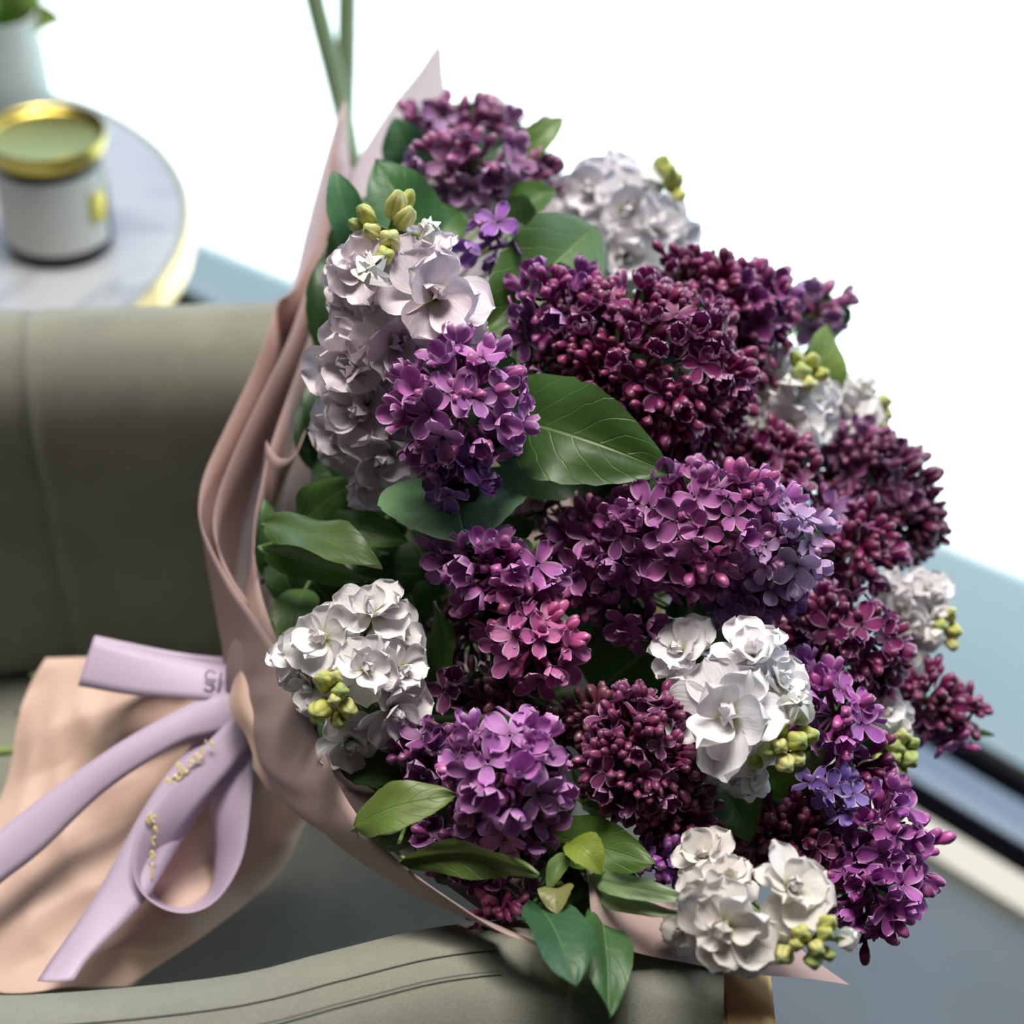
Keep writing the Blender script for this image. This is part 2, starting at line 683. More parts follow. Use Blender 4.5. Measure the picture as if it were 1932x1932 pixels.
# the canopy edge that puts the shadow edge on the two points seen in the photo
se1, se2 = G(370, 450, -.01), G(1900, 1070, -.01)
off = SDIR * ((zc + .01) / SDIR.z)
c1, c2 = se1 + off, se2 + off
dd = (c2 - c1).normalized()
e1, e2 = c1 - dd * 8, c2 + dd * 8
cv = [e1, e2, RP(9, 1.06, zc), RP(-9, 1.06, zc)]
cv = cv + [v + Vector((0, 0, .08)) for v in cv]
struct('canopy', (cv, [(0, 1, 2, 3), (4, 7, 6, 5), (0, 4, 5, 1), (1, 5, 6, 2), (2, 6, 7, 3), (3, 7, 4, 0)]), M['ceil'])

# window wall: sill, rail, gaskets, glass, mullions
win = empty('window_1', RP(0, 1.1, 0))
win['kind'] = 'structure'


def wpart(name, vf, mat):
    return mesh_obj(name, vf[0], vf[1], mat, win, origin=RP(0, 1.1, 0), smooth=False)


wpart('sill_strip', room_box(-4, .41, 1.010, 1.046, -.02, .012), M['sill'])
wpart('inner_gasket', room_box(-4, .41, 1.046, 1.082, -.05, .004), M['blackf'])
wpart('bottom_rail', room_box(-4, .41, 1.082, 1.126, -.05, .008), M['alu'])
wpart('outer_gasket', room_box(-4, .41, 1.126, 1.170, -.05, .004), M['blackf'])
wpart('top_rail', room_box(-4, .41, 1.064, 1.142, ROOMH - .08, ROOMH), M['alu'])
for u in (-4, -2.3, .38):
    wpart('mullion', room_box(u - .03, u + .03, 1.07, 1.13, .008, ROOMH - .08), M['alu'])
for u0, u1 in ((-3.97, -2.33), (-2.27, .35)):
    wpart('glass_pane', room_box(u0, u1, 1.098, 1.104, .008, ROOMH - .08), M['glass'])

# ------------------------------------------------------------------ armchair
CH = Vector((-.15, .62, 0))
chair = empty('armchair', CH)
tag(chair, 'grey velvet tub armchair with rounded arms and brass front leg, holding the bouquet', 'armchair')

# plan of the inner line of the shell, from the near arm front round the back to the far arm front
PLAN = [(.098, .451), (.06, .4525), (.01, .452), (-.031, .4445), (-.072, .430), (-.114, .4155), (-.198, .402), (-.30, .398),
        (-.40, .425), (-.455, .50), (-.468, .60), (-.45, .70), (-.40, .765), (-.32, .792), (-.25, .802), (-.16, .816),
        (-.06, .826), (.04, .832), (.10, .834)]
PLAN3 = catmull([(x, y, 0) for x, y in PLAN], 140)
PROF = [(.012, .36), (.004, .48), (.0, .56), (.004, .597), (.014, .618), (.030, .628), (.036, .6285), (.045, .6275),
        (.058, .621), (.072, .604), (.083, .575), (.09, .52), (.092, .40), (.088, .16)]


def shell(i0, i1, name, zadd=lambda t: 0, seam_in=.004):
    pr = catmull([(a, b, 0) for a, b in PROF], 34)
    v, f = [], []
    n = i1 - i0 + 1
    for i in range(i0, i1 + 1):
        p = PLAN3[i]
        t = (PLAN3[min(i + 1, 139)] - PLAN3[max(i - 1, 0)]).normalized()
        out = Vector((t.y, -t.x, 0)) * -1
        # outward = away from the seat
        if (p - Vector((-.17, .61, 0))).dot(out) < 0:
            out = -out
        e = min(i - i0, i1 - i)
        dip = seam_in * max(0, 1 - e / 1.2) ** 2
        cen = pr[17]
        for q in pr:
            nrm = q.x
            z = q.y + zadd(i / 139)
            # pull the ends of each panel in to make a real seam groove
            nrm = nrm + (.046 - nrm) * dip * 2.2
            z = z - dip * .5
            v.append(p + out * nrm + Vector((0, 0, z)))
    m = len(pr)
    for a in range(n - 1):
        for b in range(m - 1):
            f.append((a * m + b, a * m + b + 1, (a + 1) * m + b + 1, (a + 1) * m + b))
    f.append(tuple(range(m)))
    f.append(tuple((n - 1) * m + b for b in range(m))[::-1])
    return mesh_obj(name, v, f, M['velvet'], chair, origin=CH)


def plan_index(x, near=True):
    best = min((i for i in range(140) if (PLAN3[i].y < .6) == near), key=lambda i: abs(PLAN3[i].x - x))
    return best


ia = plan_index(.057)
ib = plan_index(-.40)
ic = plan_index(-.285, False)
zfar = lambda t: .012 if t > .5 else 0
shell(0, ia, 'arm_front_panel')
shell(ia, ib, 'near_arm_panel')
shell(ib, ic, 'back_panel', lambda t: .012 * min(1, max(0, (t - .35) / .25)))
shell(ic, 139, 'far_arm_panel', lambda t: .012)
# two rows of stitching along the near arm
for noff, zz in ((.036, .6292), (.0455, .6282)):
    for i in range(ia + 6, ib):
        p0, p1 = PLAN3[i], PLAN3[i + 1]
        t = (p1 - p0).normalized()
        out = Vector((t.y, -t.x, 0))
        if out.y > 0:
            out = -out
        if i == ia + 6:
            pts = []
        pts.append(p0 + out * noff + Vector((0, 0, zz - .0006)))
    v, f = tube(pts, .00035, 5)
    mesh_obj('stitch_line', v, f, M['thread'], chair, origin=CH)
# seat cushion
v, f = [], []
nx_, ny_ = 34, 30
for i in range(nx_):
    for j in range(ny_):
        s, t = i / (nx_ - 1), j / (ny_ - 1)
        x = -.47 + s * .60
        y = .405 + t * .425
        ex = min(s, 1 - s) * .60
        ey = min(t, 1 - t) * .425
        e = min(ex, ey)
        z = .37 - .05 * max(0, 1 - e / .035) ** 2 + .006 * math.sin(x * 23 + 1) * math.sin(y * 19)
        # padded swell along the near arm
        z += .13 * math.exp(-((y - .465) / .05) ** 2) * (1 / (1 + math.exp((x + .02) * 60)))
        v.append(Vector((x, y, z)))
top = len(v)
for i in range(nx_):
    for j in range(ny_):
        f and None
for i in range(nx_ - 1):
    for j in range(ny_ - 1):
        f.append((i * ny_ + j, (i + 1) * ny_ + j, (i + 1) * ny_ + j + 1, i * ny_ + j + 1))
edge = [(i, 0) for i in range(nx_)] + [(nx_ - 1, j) for j in range(1, ny_)] + [(i, ny_ - 1) for i in range(nx_ - 2, -1, -1)] + [(0, j) for j in range(ny_ - 2, 0, -1)]
for i, j in edge:
    q = v[i * ny_ + j]
    v.append(Vector((q.x, q.y, .30)))
ne = len(edge)
for k in range(ne):
    a, b = edge[k], edge[(k + 1) % ne]
    f.append((a[0] * ny_ + a[1], top + k, top + (k + 1) % ne, b[0] * ny_ + b[1]))
f.append(tuple(top + k for k in range(ne)))
mesh_obj('seat_cushion', v, f, M['velvet'], chair, origin=CH)
# seat base
v, f = [], []
base = [Vector((x, y, 0)) for x, y in [(.10, .40), (-.36, .36), (-.47, .44), (-.5, .6), (-.48, .74), (-.38, .84), (.09, .88)]]
v = [b + Vector((0, 0, .16)) for b in base] + [b + Vector((0, 0, .36)) for b in base]
nb = len(base)
f = [(k, (k + 1) % nb, nb + (k + 1) % nb, nb + k) for k in range(nb)] + [tuple(range(nb))[::-1], tuple(range(nb, 2 * nb))]
mesh_obj('seat_base', v, f, M['velvet'], chair, origin=CH, smooth=False)


def bar(a, b, w, dpt, wdir, name, mat, taper=1.0):
    a, b = Vector(a), Vector(b)
    t = (b - a).normalized()
    wd_ = Vector(wdir)
    wd_ = (wd_ - t * wd_.dot(t)).normalized()
    dp = t.cross(wd_)
    vv = []
    for p, s in ((a, 1), (b, taper)):
        for sx, sy in ((-1, -1), (1, -1), (1, 1), (-1, 1)):
            vv.append(p + wd_ * sx * w * .5 * s + dp * sy * dpt * .5 * s)
    bm = bmesh.new()
    bv = [bm.verts.new(q - CH) for q in vv]
    for q in [(0, 1, 2, 3), (7, 6, 5, 4), (0, 4, 5, 1), (1, 5, 6, 2), (2, 6, 7, 3), (3, 7, 4, 0)]:
        bm.faces.new([bv[k] for k in q])
    bmesh.ops.recalc_face_normals(bm, faces=bm.faces)
    bmesh.ops.bevel(bm, geom=list(bm.edges), offset=.0018, segments=2, affect='EDGES')
    me = bpy.data.meshes.new(name)
    bm.to_mesh(me)
    bm.free()
    me.materials.append(mat)
    return link_mesh(name, me, chair)


bar((.109, .41, .603), (.116, .41, 0), .022, .085, (1, 0, 0), 'front_leg', M['brass'], .8)
bar((.10, .875, .60), (.10, .875, 0), .020, .05, (1, 0, 0), 'front_leg', M['brass'], .8)
for x, y in ((-.40, .42), (-.40, .80)):
    bar((x, y, .18), (x - .02, y, 0), .024, .024, (1, 0, 0), 'back_leg', M['brass'], .7)

# ------------------------------------------------------------------ side table, candle, vase
TZ = .50
pts = [G(x, y, TZ) for x, y in ((232, 243), (300, 303), (347, 391), (300, 490), (228, 565), (127, 652))]
# least-squares circle
import itertools
A = [[0] * 3 for _ in range(3)]
Bv = [0] * 3
for p in pts:
    row = (p.x, p.y, 1)
    r2 = p.x ** 2 + p.y ** 2
    for i in range(3):
        Bv[i] += row[i] * r2
        for j in range(3):
            A[i][j] += row[i] * row[j]
sol = Matrix(A).inverted() @ Vector(Bv)
TC = Vector((sol.x / 2, sol.y / 2, 0))
TR = math.sqrt(sol.z + TC.x ** 2 + TC.y ** 2)
print('table', TC, TR)
tb = empty('side_table', TC)
tag(tb, 'round side table with pale marble top and shiny brass rim behind the armchair', 'table')


def lathe_obj(name, prof, mat, parent, seg=64, dz=0):
    v, f = lathe(prof, seg)
    me = bpy.data.meshes.new(name)
    me.from_pydata([tuple(q + Vector((0, 0, dz))) for q in v], [], f)
    me.polygons.foreach_set('use_smooth', [True] * len(me.polygons))
    bm = bmesh.new()
    bm.from_mesh(me)
    bmesh.ops.remove_doubles(bm, verts=bm.verts, dist=1e-6)
    bmesh.ops.recalc_face_normals(bm, faces=bm.faces)
    bm.to_mesh(me)
    bm.free()
    me.materials.append(mat)
    return link_mesh(name, me, parent)


def sharp(o, ang=35):
    me = o.data
    bm = bmesh.new()
    bm.from_mesh(me)
    for e in bm.edges:
        if len(e.link_faces) == 2 and e.calc_face_angle() > math.radians(ang):
            e.smooth = False
    bm.to_mesh(me)
    bm.free()
    return o


sharp(lathe_obj('marble_top', [(0, TZ - .015), (TR - .004, TZ - .015), (TR - .004, TZ), (0, TZ)], M['marble'], tb))
sharp(lathe_obj('brass_rim', [(TR - .0035, TZ - .032), (TR + .003, TZ - .032), (TR + .004, TZ - .028), (TR + .004, TZ - .003), (TR + .002, TZ + .0008),
                        (TR - .0035, TZ + .0008), (TR - .0035, TZ - .032)], M['brass'], tb))
sharp(lathe_obj('pedestal', [(0, TZ - .015), (.10, TZ - .015), (.10, TZ - .03), (.022, TZ - .06), (.018, .25), (.022, .05), (.16, .03), (.17, .02), (.17, 0), (0, 0)], M['brass'], tb))

jb = G(116, 458, TZ)
JSC = (CAMZ - TZ) / (CAMZ - .6)
JR = .0355
jar = empty('candle_jar', jb)
jar.scale = (JSC, JSC, JSC)
tag(jar, 'black glass candle jar with white label and gold lip on the marble table', 'candle')
sharp(lathe_obj('jar_body', [(0, .0), (JR - .003, 0), (JR, .004), (JR, .066), (JR - .001, .069), (JR - .004, .070), (JR - .006, .066),
                       (JR - .005, .03), (0, .03)], M['black'], jar))
sharp(lathe_obj('gold_lip', [(JR - .001, .069), (JR + .0014, .0705), (JR + .0034, .076), (JR + .0036, .0822), (JR + .0028, .083), (JR + .0015, .0822),
                       (JR + .001, .079), (JR - .001, .0775), (JR - .0035, .0768), (0, .0765)], M['goldin'], jar))


def wrap_patch(name, r, a0, a1, z0, z1, mat, parent, thick=.0006):
    v, f = [], []
    n = max(3, int((a1 - a0) / math.radians(5)))
    for i in range(n + 1):
        a = a0 + (a1 - a0) * i / n
        c, s = math.cos(a), math.sin(a)
        for rr, z in ((r, z0), (r + thick, z0), (r + thick, z1), (r, z1)):
            v.append((rr * c, rr * s, z))
    for i in range(n):
        for k in range(4):
            k2 = (k + 1) % 4
            f.append((i * 4 + k, (i + 1) * 4 + k, (i + 1) * 4 + k2, i * 4 + k2))
    f.append((3, 2, 1, 0))
    f.append(tuple(n * 4 + k for k in range(4)))
    me = bpy.data.meshes.new(name)
    me.from_pydata(v, [], f)
    me.materials.append(mat)
    return link_mesh(name, me, parent)


wrap_patch('paper_label', JR, math.radians(-190), math.radians(-12), .011, .0635, M['label'], jar)
wrap_patch('gold_sticker', JR + .0007, math.radians(-38), math.radians(-14), .028, .049, M['goldin'], jar)

vb = G(22, 205, TZ)
vase = empty('white_vase', vb)
tag(vase, 'white ceramic vase with green foliage standing behind the candle jar', 'vase')
sharp(lathe_obj('vase_body', [(0.0000, 0.0000), (0.0349, 0.0000), (0.0378, 0.0047), (0.0367, 0.0466), (0.0338, 0.0768), (0.0343, 0.0896), (0.0320, 0.0896), (0.0314, 0.0768), (0.0326, 0.0233), (0.0000, 0.0233)], M['white'], vase), 60)


# ------------------------------------------------------------------ leaves
def leaf_profile(kind, t):
    if kind == 'heart':
        return (max(t, 0) ** .38) * (max(1 - t, 0) ** .85) * 1.72 / .805
    if kind == 'ovate':
        return (max(t, 0) ** .62) * (max(1 - t, 0) ** .8) * 2.02 * .98 / .747
    return math.sin(math.pi * max(0, min(1, t)) ** .8) ** 1.1          # lance


def leaf(parent, origin, base, tip, wpx, nrm=(0, 0), fold=.25, curl=.15, col=(.06, .14, .03), kind='ovate',
         roll=0.0, wave=.03, stem_to=None, label=None, name='leaf', nt_=19, nu_=11, twist=0.0):
    """base, tip: (px,py,d). wpx: full width in pixels. nrm: tilt of the face in image right/up units"""
    B, T = P(*base), P(*tip)
    L = (T - B).length
    d = (base[2] + tip[2]) / 2
    wid = wpx * d / FPX
    ax = (T - B).normalized()
    nn = (-FWD + RT * nrm[0] + UP * nrm[1])
    nn = (nn - ax * nn.dot(ax)).normalized()
    sd = ax.cross(nn).normalized()
    if roll:
        q = Quaternion(ax, roll)
        nn = q @ nn
        sd = q @ sd
    ph = random.random() * 6
    v, uv = [], []
    for i in range(nt_):
        t = i / (nt_ - 1)
        h = leaf_profile(kind, t) * wid * .5
        cpt = B.lerp(T, t) + nn * (math.sin(math.pi * t) * curl * L)
        tw = twist * (t - .3)
        n2 = nn * math.cos(tw) + sd * math.sin(tw)
        s2 = sd * math.cos(tw) - nn * math.sin(tw)
        for j in range(nu_):
            u = j / (nu_ - 1) * 2 - 1
            z = fold * abs(u) * h + wave * L * math.sin(t * 11 + ph + (1.5 if u > 0 else 0)) * u * u
            # heart-shaped shoulders reach back past the petiole
            back = 0
            if kind == 'heart' and t < .3:
                back = -(.3 - t) * .35 * L * abs(u) ** 2
            z += .030 * L * noise.noise(Vector((u * 1.6 + ph, t * 3.2, ph * 3))) * (.3 + abs(u))
            hh = h * (1 + .07 * abs(u) * noise.noise(Vector((t * 14, u + ph, 2.0))))
            v.append(cpt + s2 * (u * hh * (1 - .12 * fold * abs(u))) + n2 * z + ax * back)
            uv.append(((u + 1) / 2, t))
    f = [(i * nu_ + j, i * nu_ + j + 1, (i + 1) * nu_ + j + 1, (i + 1) * nu_ + j)
         for i in range(nt_ - 1) for j in range(nu_ - 1)]
    # make the face normal follow nn
    fn = (v[f[len(f) // 2][1]] - v[f[len(f) // 2][0]]).cross(v[f[len(f) // 2][3]] - v[f[len(f) // 2][0]])
    if fn.dot(nn) < 0:
        f = [q[::-1] for q in f]
    if stem_to is not None:
        S = Vector(stem_to)
        pv_, pf = tube([B + ax * L * .04 - nn * .0004, B - ax * min(.003, L * .1) - nn * .003, B.lerp(S, .5) - nn * .006, S], [.0009, .001, .0011, .0013], 6, 10)
        o_ = len(v)
        v += pv_
        uv += [(.5, 0)] * len(pv_)
        f += [tuple(o_ + k for k in q) for q in pf]
    o = mesh_obj(name, v, f, M['leaf'], parent, origin=origin, uvs=uv)
    j = random.uniform(.85, 1.15)
    o.color = (col[0] * j, col[1] * j, col[2] * j, 1)
    if label:
        o['label'] = label
    return o


for k, (b, t, w, c) in enumerate([((10, 60, 1.49), (-60, -60, 1.47), 90, (.10, .22, .02)), ((30, 55, 1.50), (40, -90, 1.48), 90, (.07, .18, .02)),
                                  ((45, 50, 1.49), (122, 38, 1.45), 70, (.16, .20, .05)), ((25, 50, 1.48), (90, -60, 1.45), 80, (.13, .22, .04)),
                                  ((10, 60, 1.47), (-40, 20, 1.42), 80, (.10, .24, .02))]):
    leaf(vase, vb, b, t, w, col=c, fold=.3, curl=.15, stem_to=vb + Vector((0, 0, .06)))

# tall floor plant whose thin stalks rise behind the bouquet
pp = Vector((-.10, 1.26, 0))
plant = empty('tall_floor_plant', pp)
tag(plant, 'tall plant with two thin dark green stalks crossing behind the paper tip', 'plant')
sharp(lathe_obj('pot', [(0, 0), (.075, 0), (.095, .16), (.10, .17), (.10, .18), (.09, .18), (.086, .165), (0, .165)], M['terra'], plant, 40))
lathe_obj('soil', [(0, .168), (.0855, .166)], M['soil'], plant, 40)
for st in ([pp + Vector((.01, 0, .16)), P(684, 420, 1.30), P(645, 205, 1.29), P(596, 10, 1.28), P(560, -140, 1.27)],
           [pp + Vector((-.02, .01, .16)), P(650, 420, 1.33), P(652, 190, 1.32), P(655, 0, 1.31), P(655, -140, 1.30)]):
    wdt = .0075 if st[2].x < -.135 else .0098
    vv, ff = tube(st, [.007, .006, wdt, wdt * 1.1, wdt], 8, 30)
    mesh_obj('stalk', vv, ff, M['stalk'], plant, origin=pp)
for b, t in (((560, -140, 1.27), (420, -420, 1.2)), ((655, -140, 1.30), (760, -450, 1.25)), ((655, -140, 1.30), (620, -480, 1.33))):
    leaf(plant, pp, b, t, 130, col=(.05, .12, .03), curl=.2)

# ------------------------------------------------------------------ wrapping paper
TIE = P(455, 1350, .875)
DOME = P(1080, 1000, .80)
AX = (DOME - TIE).normalized()


def sheet(parent, name, rim, mat, tie_px=None, bulge=.02, nu_=60, nv_=14, tmax=1.0, wr=.0, flare=0.0, thick=.0005, tie_jit=.012, flip=False, deep=None):
    R = catmull([P(*r) for r in rim], nu_)
    tp = TIE if tie_px is None else P(*tie_px)
    v, uv = [], []
    for i, r in enumerate(R):
        w = (r - tp)
        rad = w - AX * w.dot(AX)
        ro = rad.normalized()
        tgt = tp + ro * tie_jit
        ph = noise.noise(r * 25)
        for j in range(nv_):
            t = j / (nv_ - 1) * tmax
            bl = bulge(i / (nu_ - 1)) if callable(bulge) else bulge
            p = r.lerp(tgt, t) + ro * (math.sin(math.pi * min(1, t)) * bl * (1 + .3 * ph))
            p += ro * (flare * max(0, 1 - t / .15) ** 2)
            if deep:
                p += FWD * (deep(i / (nu_ - 1)) * math.sin(math.pi * min(1, t) ** .6))
            if wr:
                p += ro * wr * noise.noise(Vector((i * .25, t * 2.5, ph * 2))) * min(1, t * 4)
            v.append(p)
            uv.append((i / (nu_ - 1), t))
    f = [(i * nv_ + j, (i + 1) * nv_ + j, (i + 1) * nv_ + j + 1, i * nv_ + j + 1) for i in range(nu_ - 1) for j in range(nv_ - 1)]
    # front face = outside of the cone
    q = f[len(f) // 2]
    fn = (v[q[1]] - v[q[0]]).cross(v[q[3]] - v[q[0]])
    cpt = v[q[0]]
    w = cpt - TIE
    ro = w - AX * w.dot(AX)
    if (fn.dot(ro) < 0) != flip:
        f = [k[::-1] for k in f]
    o = mesh_obj(name, v, f, mat, parent, origin=TIE, uvs=uv)
    if mat is M['paper']:
        md = o.modifiers.new('thickness', 'SOLIDIFY')
        md.thickness = .00045
        md.offset = 0
    return o


wrap = empty('bouquet_wrap', TIE)
tag(wrap, 'dusty pink florist paper wrapped in layers round the lilac bouquet', 'wrapping paper')

sheet(wrap, 'outer_paper_sheet', [(652, 188, 1.0), (632, 245, .985), (607, 420, .95), (560, 538, .925), (522, 570, .918), (512, 612, .91), (478, 700, .9),
      (425, 810, .88), (388, 890, .865), (376, 950, .855), (383, 1000, .845), (428, 1090, .825), (480, 1165, .805), (530, 1242, .785),
      (600, 1392, .745), (658, 1515, .72), (748, 1622, .698), (880, 1718, .68), (960, 1765, .672), (1035, 1788, .668)], M['paper'], bulge=lambda k: .003 if k < .6 else .003 + .02 * min(1, (k - .6) / .2), nu_=110, wr=.002, tie_jit=.005, deep=lambda k: .09 * max(0, min(1, (.46 - k) / .12)))
sheet(wrap, 'middle_paper_sheet', [(640, 262, .985), (618, 400, .955), (585, 520, .925), (545, 640, .90), (497, 740, .882), (440, 860, .862), (408, 950, .85), (405, 1010, .842),
      (432, 1080, .83), (470, 1140, .82)], M['paper'], bulge=.002, nu_=60, deep=lambda k: .075 * max(0, min(1, (.9 - k) / .2)))
sheet(wrap, 'inner_paper_sheet', [(658, 310, .98), (640, 440, .955), (600, 590, .92), (552, 725, .89), (512, 840, .862), (490, 930, .848), (479, 1000, .84), (487, 1095, .825),
      (512, 1180, .812), (545, 1262, .80)], M['paper'], bulge=lambda k: -.016 if k < .6 else -.016 + .026 * min(1, (k - .6) / .3), nu_=60, deep=lambda k: .02 * max(0, min(1, (.8 - k) / .3)))
sheet(wrap, 'folded_paper_flap', [(503, 832, .862), (512, 850, .853), (530, 866, .848), (556, 860, .848), (574, 820, .85), (590, 770, .855), (604, 705, .866), (616, 640, .882)],
      M['paper'], tie_px=(520, 1130, .89), bulge=.004, nu_=40)
sheet(wrap, 'back_paper_sheet', [(640, 205, 1.005), (655, 270, 1.0), (664, 318, .995), (690, 275, 1.0), (740, 198, 1.005), (790, 135, 1.01), (829, 85, 1.015), (838, 150, 1.01), (850, 210, 1.005),
      (900, 230, 1.0), (942, 180, 1.0), (985, 250, .99), (1060, 330, .97), (1140, 430, .95), (1230, 520, .93)], M['paperl'], bulge=.035, nu_=110)
lo = [(1120, 1752, .688), (1185, 1792, .686), (1300, 1818, .688), (1420, 1838, .693), (1520, 1846, .698), (1603, 1858, .703)]
lrows = [[P(x, y, d) for x, y, d in lo],
         [P(x - 8 - 14 * k, y - 55, d + .004) for k, (x, y, d) in enumerate(lo)],
         [P(x - 16 - 30 * k, y - 120, d + .014) for k, (x, y, d) in enumerate(lo)],
         [P(x - 60 - 70 * k, y - 190, d + .06) for k, (x, y, d) in enumerate(lo)],
         [P(640 + 40 * k, 1480 + 6 * k, .85) for k in range(6)]]
v, f, uv = loft(lrows, 50, 24)
mesh_obj('lower_paper_sheet', v, f, M['paper'], wrap, origin=TIE, uvs=uv)

# liner of the far and lower side of the cone, behind the flowers
ln = [[(470, 1360, .885)] * 6,
      [(700, 1560, .82), (770, 1450, .87), (790, 1250, .92), (740, 1050, .94), (640, 860, .92), (560, 730, .905)],
      [(930, 1735, .715), (1060, 1600, .79), (1120, 1300, .89), (1080, 950, .95), (900, 620, .98), (690, 390, .99)]]
v, f, uv = loft([[P(*q) for q in r] for r in ln], 40, 20)
mesh_obj('liner_paper_sheet', v, f, M['paper'], wrap, origin=TIE, uvs=uv)

# collar flap that folds down over the tie
ra = [P(*q) for q in ((448, 1262, .835), (432, 1332, .823), (466, 1392, .814), (490, 1465, .803), (518, 1497, .798), (590, 1512, .784), (652, 1576, .754))]
rb = [P(*q) for q in ((454, 1250, .828), (458, 1322, .815), (490, 1390, .805), (520, 1460, .791), (555, 1496, .782), (612, 1522, .768), (672, 1585, .738))]
rc = [P(*q) for q in ((464, 1238, .828), (488, 1308, .817), (516, 1383, .806), (552, 1448, .790), (592, 1490, .775), (637, 1534, .758), (692, 1592, .730))]
v, f, uv = loft([ra, rb, rc], 34, 10)
mesh_obj('collar_flap', v, f, M['paperp'], wrap, origin=TIE, uvs=uv)

# the tail of the wrap, pleated, lying in the seat
st = [[(440, 1245, .94), (270, 1245, .955), (100, 1250, .97)],
      [(440, 1252, .892), (270, 1244, .912), (88, 1243, .93)],
      [(436, 1290, .876), (240, 1300, .893), (42, 1320, .912)],
      [(440, 1340, .868), (230, 1390, .878), (15, 1455, .89)],
      [(450, 1390, .862), (220, 1490, .864), (-30, 1610, .862)],
      [(470, 1440, .858), (290, 1620, .85), (-40, 1850, .815)],
      [(520, 1490, .862), (420, 1640, .853), (130, 1860, .815)],
      [(588, 1520, .87), (505, 1670, .868), (250, 1860, .83)],
      [(590, 1495, .92), (480, 1620, .91), (230, 1790, .89)]]
rows = [[P(*q) for q in r] for r in st]
v, f, uv = loft(rows, 46, 112)
# pleats running out from the tie, crisp folds
nv_ = 112
out = []
for i in range(46):
    for j in range(nv_):
        p = v[i * nv_ + j]
        t = i / 45
        s = j / 111
        a = noise.noise(Vector((s * 9, t * 2.2, 3.1)))
        b = abs(noise.noise(Vector((s * 5 + t * 2, t * 5, 9.7))))
        out.append(p - FWD * ((a * .003 + (.25 - b) * .006) * min(1, t * 4 + .1)
                           + .0035 * (abs(((s * 6.5 + .35 * t) % 1) - .5) * 4 - 1) * min(1, .25 + t * 2) * (1 - .35 * t)
                           + .003 * (abs(((t * 2.2 - s * 3.1) % 1) - .5) * 4 - 1) * min(1, t * 3)))
mesh_obj('paper_tail', out, f, M['paperp'], wrap, origin=TIE, uvs=uv)

# ------------------------------------------------------------------ ribbon
rib = empty('ribbon_bow', TIE)
tag(rib, 'lavender satin ribbon tied in a bow round the pink paper', 'ribbon')


def strip(name, ea, eb, mat=None, nu_=40, nv_=6, belly=.0):
    A_ = catmull([P(*q) for q in ea], nu_)
    B_ = catmull([P(*q) for q in eb], nu_)
    v, uv = [], []
    for i in range(nu_):
        for j in range(nv_):
            s = j / (nv_ - 1)
            p = A_[i].lerp(B_[i], s) - FWD * (belly * math.sin(math.pi * s))
            v.append(p)
            uv.append((i / (nu_ - 1), s))
    f = [(i * nv_ + j, (i + 1) * nv_ + j, (i + 1) * nv_ + j + 1, i * nv_ + j + 1) for i in range(nu_ - 1) for j in range(nv_ - 1)]
    o = mesh_obj(name, v, f, mat or M['ribbon'], rib, origin=TIE, uvs=uv)
    md = o.modifiers.new('thickness', 'SOLIDIFY')
    md.thickness = .0004
    return o


strip('upper_loop', [(462, 1255, .852), (400, 1252, .853), (320, 1238, .854), (240, 1220, .856), (178, 1200, .86)],
      [(458, 1332, .846), (400, 1322, .844), (320, 1316, .845), (240, 1310, .848), (147, 1294, .853)], belly=.001)
strip('upper_loop_back', [(470, 1240, .868), (400, 1238, .87), (320, 1228, .872), (180, 1199, .862)],
      [(470, 1290, .862), (400, 1280, .866), (320, 1270, .87), (160, 1270, .860)])
strip('long_streamer', [(462, 1295, .846), (400, 1312, .845), (350, 1332, .844), (230, 1398, .838), (100, 1488, .83), (0, 1566, .822), (-100, 1650, .81)],
      [(452, 1380, .842), (390, 1390, .84), (330, 1408, .838), (200, 1492, .832), (80, 1605, .822), (0, 1668, .815), (-90, 1750, .80)], belly=.002)
strip('short_streamer', [(440, 1335, .846), (340, 1430, .842), (268, 1530, .832), (185, 1680, .818), (95, 1812, .80), (70, 1850, .79)],
      [(480, 1390, .842), (400, 1500, .838), (335, 1600, .83), (268, 1705, .815), (170, 1805, .798), (140, 1850, .79)], belly=.002)
strip('front_loop', [(452, 1340, .836), (372, 1420, .832), (305, 1495, .826), (264, 1555, .82), (249, 1620, .815), (262, 1675, .812), (305, 1712, .81), (360, 1721, .81), (412, 1694, .812), (455, 1622, .818), (472, 1520, .826), (476, 1430, .836), (470, 1390, .842)],
      [(492, 1385, .836), (432, 1455, .83), (378, 1520, .828), (342, 1575, .83), (308, 1640, .836), (290, 1678, .842), (312, 1702, .846), (350, 1708, .846), (392, 1682, .844), (404, 1610, .842), (396, 1520, .842), (410, 1440, .844), (440, 1390, .846)], nu_=80, belly=.001)
# the knot band that goes round the neck of the wrap
vk, fk = [], []
kb = [(-.012, .0), (-.008, .0012), (0, .0016), (.008, .0012), (.012, 0)]
e1k = AX.cross(Vector((0, 0, 1))).normalized()
e2k = AX.cross(e1k)
for i in range(40):
    a = 2 * math.pi * i / 40
    for s_, h_ in kb:
        vk.append(TIE + AX * (s_ + .004) + (e1k * math.cos(a) + e2k * math.sin(a)) * (.0165 + h_))
for i in range(40):
    for j in range(4):
        i2 = (i + 1) % 40
        fk.append((i * 5 + j, i2 * 5 + j, i2 * 5 + j + 1, i * 5 + j + 1))
mesh_obj('neck_band', vk, fk, M['ribbon'], rib, origin=TIE)


